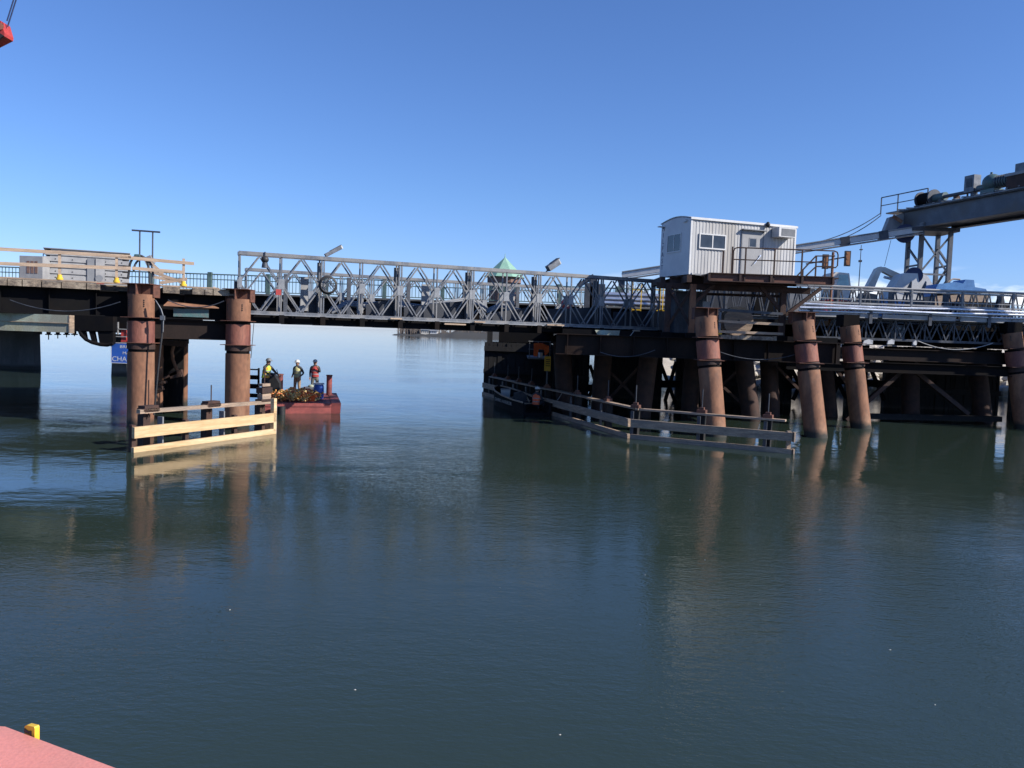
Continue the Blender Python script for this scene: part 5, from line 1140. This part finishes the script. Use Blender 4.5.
# ------------------------------------------------------------------ red work float
zd_ = .45
ra = OZ(262,413.5); rb_ = OZ(331,413.8); rc_ = OZ(341.5,411.5)
yB = 43.0
t = thing('work_float', 'faded red steel work float with raked bow moored beside the left pile', 'boat', (ra.x,ra.y,0))
dX = (rb_-ra).normalized(); 
back = Vector((-.25,1,0)).normalized(); W_ = 6.0
x0_, x1_ = ra, OZ(331,413.5)
hullp = [ra, x1_, x1_+back*W_, ra+back*W_]
MB().prism([Vector((p.x,p.y,-.35)) for p in hullp],(0,0,.35+zd_)).build('hull', M['hull_red'], t)
bw = Vector((P(341,405,x1_.y).x-x1_.x,0,0))
# raked bow wedge
q = x1_
A_ = [Vector((q.x+.004,q.y,-.1)), Vector((q.x+bw.x*.95,q.y,.02)), Vector((q.x+bw.x,q.y,.48)), Vector((q.x+.004,q.y,zd_+.02))]
MB().prism(A_, back*W_).build('bow', M['hull_red'], t)
MB().beam(ra+ZV*.36,x1_+ZV*.36,.06,.1).build('rub_rail', M['hull_red'], t)
for i,(px,ya,yb,Yd,r_) in enumerate(((280,375,391,41.5,.14),(329,376,394,42,.14),(306,388,394,42.2,.12))):
    c_ = P(px,yb,Yd); tp = P(px,ya,Yd); o = MB().cyl((c_.x,Yd,zd_-.1),(c_.x,Yd,tp.z),r_,None,14).build('bollard', M['hull_red'], t)
    MB().cyl((c_.x,Yd,tp.z),(c_.x,Yd,tp.z+.06),r_*1.15,None,14).build('bollard_cap', M['rust_red'], o)
for k in range(2): 
    c_ = ra+Vector((1.1+k*.0,-.12,.1)); MB().cyl(c_+Vector((-.2-k*.3,0,-.1)),c_+Vector((-.2-k*.3,0,.25)),.16,None,12).build('tyre_fender', M['black'], t)
# rope and hose tangle
mb = MB(); rnd = random.Random(3)
cx0, cx1 = P(272,400,38).x, P(313,400,38).x
for k in range(90):
    c_ = Vector((rnd.uniform(cx0,cx1), rnd.uniform(37.3,39.4), zd_+.05)); hgt = .42*max(0,1-abs((c_.x-(cx0+.9))/1.6)); c_.z += rnd.uniform(0,hgt)+.03
    pts = [c_+Vector((.32*math.cos(a_)*rnd.uniform(.6,1.2),.3*math.sin(a_),.12*math.sin(a_*1.7+k))) for a_ in [j*.7 for j in range(7)]]
    for p in pts: p.z = max(p.z, zd_+.035)
    mb.tube(pts,.035,5)
tag(mb.build('rope_tangle', M['rope']), 'tangled heap of orange and yellow ropes and hoses on the red float', 'rope')
c_ = P(318.5,400,39.6); c_.z = zd_
t = thing('blue_barrel', 'blue plastic barrel with a white lid on the red float', 'barrel', c_)
MB().tube([c_,c_+ZV*.1,c_+ZV*.35,c_+ZV*.6,c_+ZV*.7],[.2,.24,.25,.24,.21],18).build('drum', M['blue'], t); MB().cyl(c_+ZV*.7,c_+ZV*.76,.27,.25,18).build('lid', M['white'], t)
c_ = P(309.5,402,38.2); c_.z = zd_; t = thing('fuel_can', 'red fuel can on the red float beside the blue barrel', 'can', c_)
MB().prism([c_+Vector((-.25,0,0)),c_+Vector((.25,0,0)),c_+Vector((.25,0,.3)),c_+Vector((.1,0,.4)),c_+Vector((-.25,0,.38))],(0,.2,0)).build('can', M['orange'], t); MB().cyl(c_+Vector((.15,.1,.35)),c_+Vector((.2,.1,.46)),.035,None,8).build('cap', M['black'], t)
c_ = P(311,391,40.5); c_.z = zd_; t = thing('pump_unit', 'small grey engine pump beside the legs of the red vest worker', 'pump', c_)
MB().box(c_.x-.35,c_.x+.3,c_.y,c_.y+.4,zd_,zd_+.18).build('base', M['black_steel'], t); MB().cyl(c_+Vector((-.3,.2,.32)),c_+Vector((.25,.2,.32)),.18,None,14).build('motor', M['galv'], t); MB().ell(c_+Vector((-.05,.2,.5)),(.16,.12,.1),10,6).build('tank', M['pale_green'], t)
# workers
c_ = P(297,396.5,40.5); c_.z = zd_
person(c_, R(-20), 'standing person in tan trousers, faded yellow vest and white hard hat on the red float', (hip,hip), M['dark_cloth'], M['tan_cloth'], M['vest_yellow'], M['white'])
c_ = P(314.6,393,41.6); c_.z = zd_
person(c_, R(15), 'person in red vest and grey trousers, one hand at the face, on red float', (((.05,.05,-.28),(.0,-.06,-.24)),((.05,-.10,-.24),(-.12,-.16,.23))), M['dark_cloth'], M['olive_cloth'], M['vest_red'], M['white'])
c_ = P(265,396,38.6); c_.z = zd_
person(c_, R(60), 'person in dark clothes and lime vest half hidden behind the left fender post', (((.08,-.16,-.2),(.0,-.22,-.1)),((.10,-.14,-.2),(.0,-.22,-.12))), M['dark_cloth'], M['dark_cloth'], M['vest_lime'], M['mid_grey'], lean=.25, s=1.06)
c_ = P(271,392,39.2); c_.z = zd_; t = thing('equipment_case', 'black equipment bag standing against the lime vest worker on the red float', 'bag', c_)
MB().prism([c_+Vector((-.35,0,0)),c_+Vector((.4,0,0)),c_+Vector((.38,0,.7)),c_+Vector((.1,0,1.15)),c_+Vector((-.2,0,1.2))],(0,.4,0)).build('bag', M['black'], t); MB().tube([c_+Vector((.05,.2,1.1)),c_+Vector((.2,.2,1.35)),c_+Vector((.3,.2,1.0))],.02,6).build('strap', M['black'], t)
# dark rail rack left on the float
t = thing('bar_rack', 'rack of four dark horizontal bars between the pile and the lime vest worker', 'rack', P(253,392,38.8))
x_a, x_b = P(246,380,38.9).x, P(258.5,380,38.9).x
for py,h in ((369.5,.06),(377.3,.2),(386.3,.22),(395.5,.18)): z_ = P(252,py,38.9).z; MB().box(x_a,x_b,38.9,39,z_-h/2,z_+h/2).build('bar', M['black_steel'], t)
for x_ in (x_a,x_b-.08): MB().box(x_,x_+.08,39.0,39.08,zd_,P(252,368,38.9).z).build('upright', M['black_steel'], t)
# ------------------------------------------------------------------ black boat
sa = OZ(484.5,402.5); se = OZ(521,415.5); sc = se
bt = thing('black_boat', 'low black open boat moored under the yellow board along the right fender', 'boat', sc)
bd = (se-sa); bl = bd.length; bd.normalize(); bn = Vector((-bd.y,bd.x,0)); bn = bn if bn.y > 0 else -bn
stn = [(0,.10,.75,.92),(.08,.45,.75,.85),(.25,.70,.75,.76),(.5,.80,.78,.66),(.8,.80,.80,.60),(1,.76,.80,.60)]
outer = []; inner = []
for (u_,hw,dr,gz) in stn:
    c_ = sa+bd*(u_*bl)+bn*.80
    outer.append([c_-bn*hw+ZV*gz, c_-bn*hw*.9+ZV*.0, c_-bn*hw*.5-ZV*.25, c_+bn*hw*.5-ZV*.25, c_+bn*hw*.9, c_+bn*hw+ZV*gz])
    inner.append([c_+bn*(hw-.1)+ZV*gz, c_+bn*(hw-.18)+ZV*.12, c_-bn*(hw-.18)+ZV*.12, c_-bn*(hw-.1)+ZV*gz])
rings = [o_+i_ for o_,i_ in zip(outer,inner)]; mb = MB(); n = 10
mb.add([q for r_ in rings for q in r_],[(i*n+k,i*n+(k+1)%n,(i+1)*n+(k+1)%n,(i+1)*n+k) for i in range(len(rings)-1) for k in range(n)]+[tuple(range(n)),tuple(range(5*n,6*n))[::-1]])
mb.build('hull', M['boat_black'], bt)
mb = MB(); mb.tube([r_[0]+ZV*.03 for r_ in rings],.045,6).tube([r_[5]+ZV*.03 for r_ in rings],.045,6); mb.build('gunwale', M['wood'], bt)
for u_ in (.25,.55,.78): c_ = sa+bd*(u_*bl)+bn*.80; MB().beam(c_-bn*.62+ZV*.45,c_+bn*.62+ZV*.45,.28,.05).build('thwart', M['grey_wood'], bt)
pm = sa.lerp(se,.55)-bn*.03; text('DARK HARBOR', .24, Vector((pm.x,pm.y,.40)), R(90), M['pale_grey'], bt, rz=math.atan2(bd.y,bd.x), sx_=1.9)
c_ = sa+bd*(.25*bl)+bn*.7; t = thing('storage_box', 'small white box near the bow of the black boat', 'box', c_+ZV*.48)
MB().box(c_.x-.25,c_.x+.25,c_.y-.2,c_.y+.3,.48,.85).build('case', M['white'], t); MB().box(c_.x-.27,c_.x+.27,c_.y-.22,c_.y+.32,.85,.9).build('lid', M['pale_grey'], t)
c_ = sa+bd*(.72*bl)+bn*.5; t = thing('boat_console', 'black covered console and gear in the middle of the black boat', 'console', c_+ZV*.12)
MB().prism([c_+Vector((-.35,0,.12)),c_+Vector((.35,0,.12)),c_+Vector((.35,0,.8)),c_+Vector((.1,0,1.0)),c_+Vector((-.3,0,.9))],(0,.6,0)).build('cover', M['dark_cloth'], t); MB().cyl(c_+Vector((.3,.3,.8)),c_+Vector((.5,.0,.5)),.04,None,8).build('tiller', M['wood'], t)
c_ = sa+bd*(.90*bl)+bn*.95; c_.z = .30
person(c_, R(150), 'person sitting in the black boat in an orange vest and white hard hat', (((.06,-.12,-.24),(-.02,-.22,-.02)),((.06,-.12,-.24),(-.02,-.22,-.02))), M['dark_cloth'], M['dark_cloth'], M['vest_orange'], M['white'], sit=True, lean=.15)
cable(P(551,405,40),P(562,393,41),.1,.015,'pale mooring line from the black boat up to the fender','pale_grey')
# ------------------------------------------------------------------ foreground barge corner and cleat
zb = 2.3
e1 = OZ(5,726.5,zb); e2 = OZ(118,769,zb); ed = (e2-e1).normalized(); en = Vector((ed.y,-ed.x,0)); en = en if en.y < 0 else -en
e0 = e1-ed*0; far = e2+ed*6
t = thing('red_barge', 'faded red steel barge deck corner in the near foreground', 'barge', e1)
cl = Vector((-1,.03,0))
poly = [e1+cl*8, e1, far, far+en*4, e1+cl*8+en*4]
MB().prism([Vector((p.x,p.y,-.6)) for p in poly],(0,0,zb+.6)).build('hull', M['deck_red'], t)
yc = OZ(32,738,zb-.15)+Vector((0,.12,0)); pb = yc
t = thing('mooring_cleat', 'small yellow steel bracket with dark slots on the outer side of the red barge', 'bracket', pb)
a = OZ(23.5,733,zb)-en*.004; d_ = ed; wd = .060
S = MB(); c_ = a
S.prism([c_-ZV*.12, c_+d_*wd-ZV*.12, c_+d_*wd+ZV*.030, c_+d_*(wd-.004)+ZV*.036, c_+d_*.012+ZV*.032, c_+d_*.002+ZV*.026, c_+ZV*.02], -en*.02); S.build('bracket', M['yellow'], t)
S = MB(); S.prism([c_+d_*.001+en*.0005+ZV*.002,c_+d_*.030+en*.0005+ZV*.002,c_+d_*.030+en*.0005+ZV*.012,c_+d_*.001+en*.0005+ZV*.018], en*.002).prism([c_+d_*.034+en*.0005-ZV*.002,c_+d_*.043+en*.0005-ZV*.002,c_+d_*.043+en*.0005+ZV*.016,c_+d_*.034+en*.0005+ZV*.016], en*.002); S.build('slots', M['black'], t)
# ------------------------------------------------------------------ crane block, top left
Yk = 14
t = thing('crane_block', 'red crane hook block hanging from two dark cables in the top left corner', 'crane block', P(0,30,Yk))
MB().prism([P(-28,12,Yk),P(-6,18,Yk),P(1,21,Yk),P(4.5,33,Yk),P(4,36,Yk),P(-12,44,Yk),P(-30,38,Yk)],(0,.25,0)).build('cheek_plate', M['red'], t)
MB().prism([P(-12,44,Yk-.01),P(-2,41.5,Yk-.01),P(4.5,36.3,Yk-.01),P(3,35,Yk-.01),P(-2,32,Yk-.01)],(0,-.03,0)).build('lower_plate', M['black'], t)
MB().cyl(P(0,26,Yk-.05),P(0,26,Yk+.3),.055,None,14).build('sheave', M['rust_red'], t)
MB().cyl(P(-12,44,Yk+.12),P(-12,58,Yk+.12),.05,None,10).build('hook_shank', M['black_steel'], t)
for i,(xa,ya,xb,yb) in enumerate(((7,21,40,-85),(7.5,27,43,-85))):
    mb = MB().tube([P(xa,ya,Yk+.1*i),P(xb,yb,Yk+.1*i)],.011,6); mb.build('cable', M['navy'], t)

# ------------------------------------------------------------------ small things floating on the water
mb = MB(); rn = random.Random(11)
for px,py in ((640,625),(645,575),(500,588),(760,605),(705,560),(820,590),(470,640),(355,690),(890,650),(600,520),(935,705),(560,735),(230,610),(420,560),(690,500)):
    c_ = OZ(px,py); L_ = rn.uniform(.006,.014); a_ = rn.uniform(0,3.1); d_ = Vector((math.cos(a_),math.sin(a_),0)); e_ = Vector((-d_.y,d_.x,0))
    mb.prism([c_-d_*L_, c_+e_*L_*.25, c_+d_*L_, c_-e_*L_*.3], (0,0,.008))
tag(mb.build('floating_flecks', M['white']), 'tiny pale flecks of foam and leaf floating on the open water', 'flecks', kind='stuff')

# cable and rust clutter on the cabin platform legs and right girder
for i,(xa,ya,xb,yb,Y_,sg,lab) in enumerate(((600,352,655,350,36.2,.25,'thin dark cable drooping along the left part of the right pier girder'),(720,352,800,353,35.2,.3,'thin dark cable drooping along the girder under the timber edge'),(168,300,224,301,30.4,.25,'thin dark cable drooping on the girder between the two left piles'),(10,300,120,302,28.6,.35,'long dark cable drooping along the left approach girder'))):
    cable(P(xa,ya,Y_),P(xb,yb,Y_),sg,.018,lab,'galv_dark')
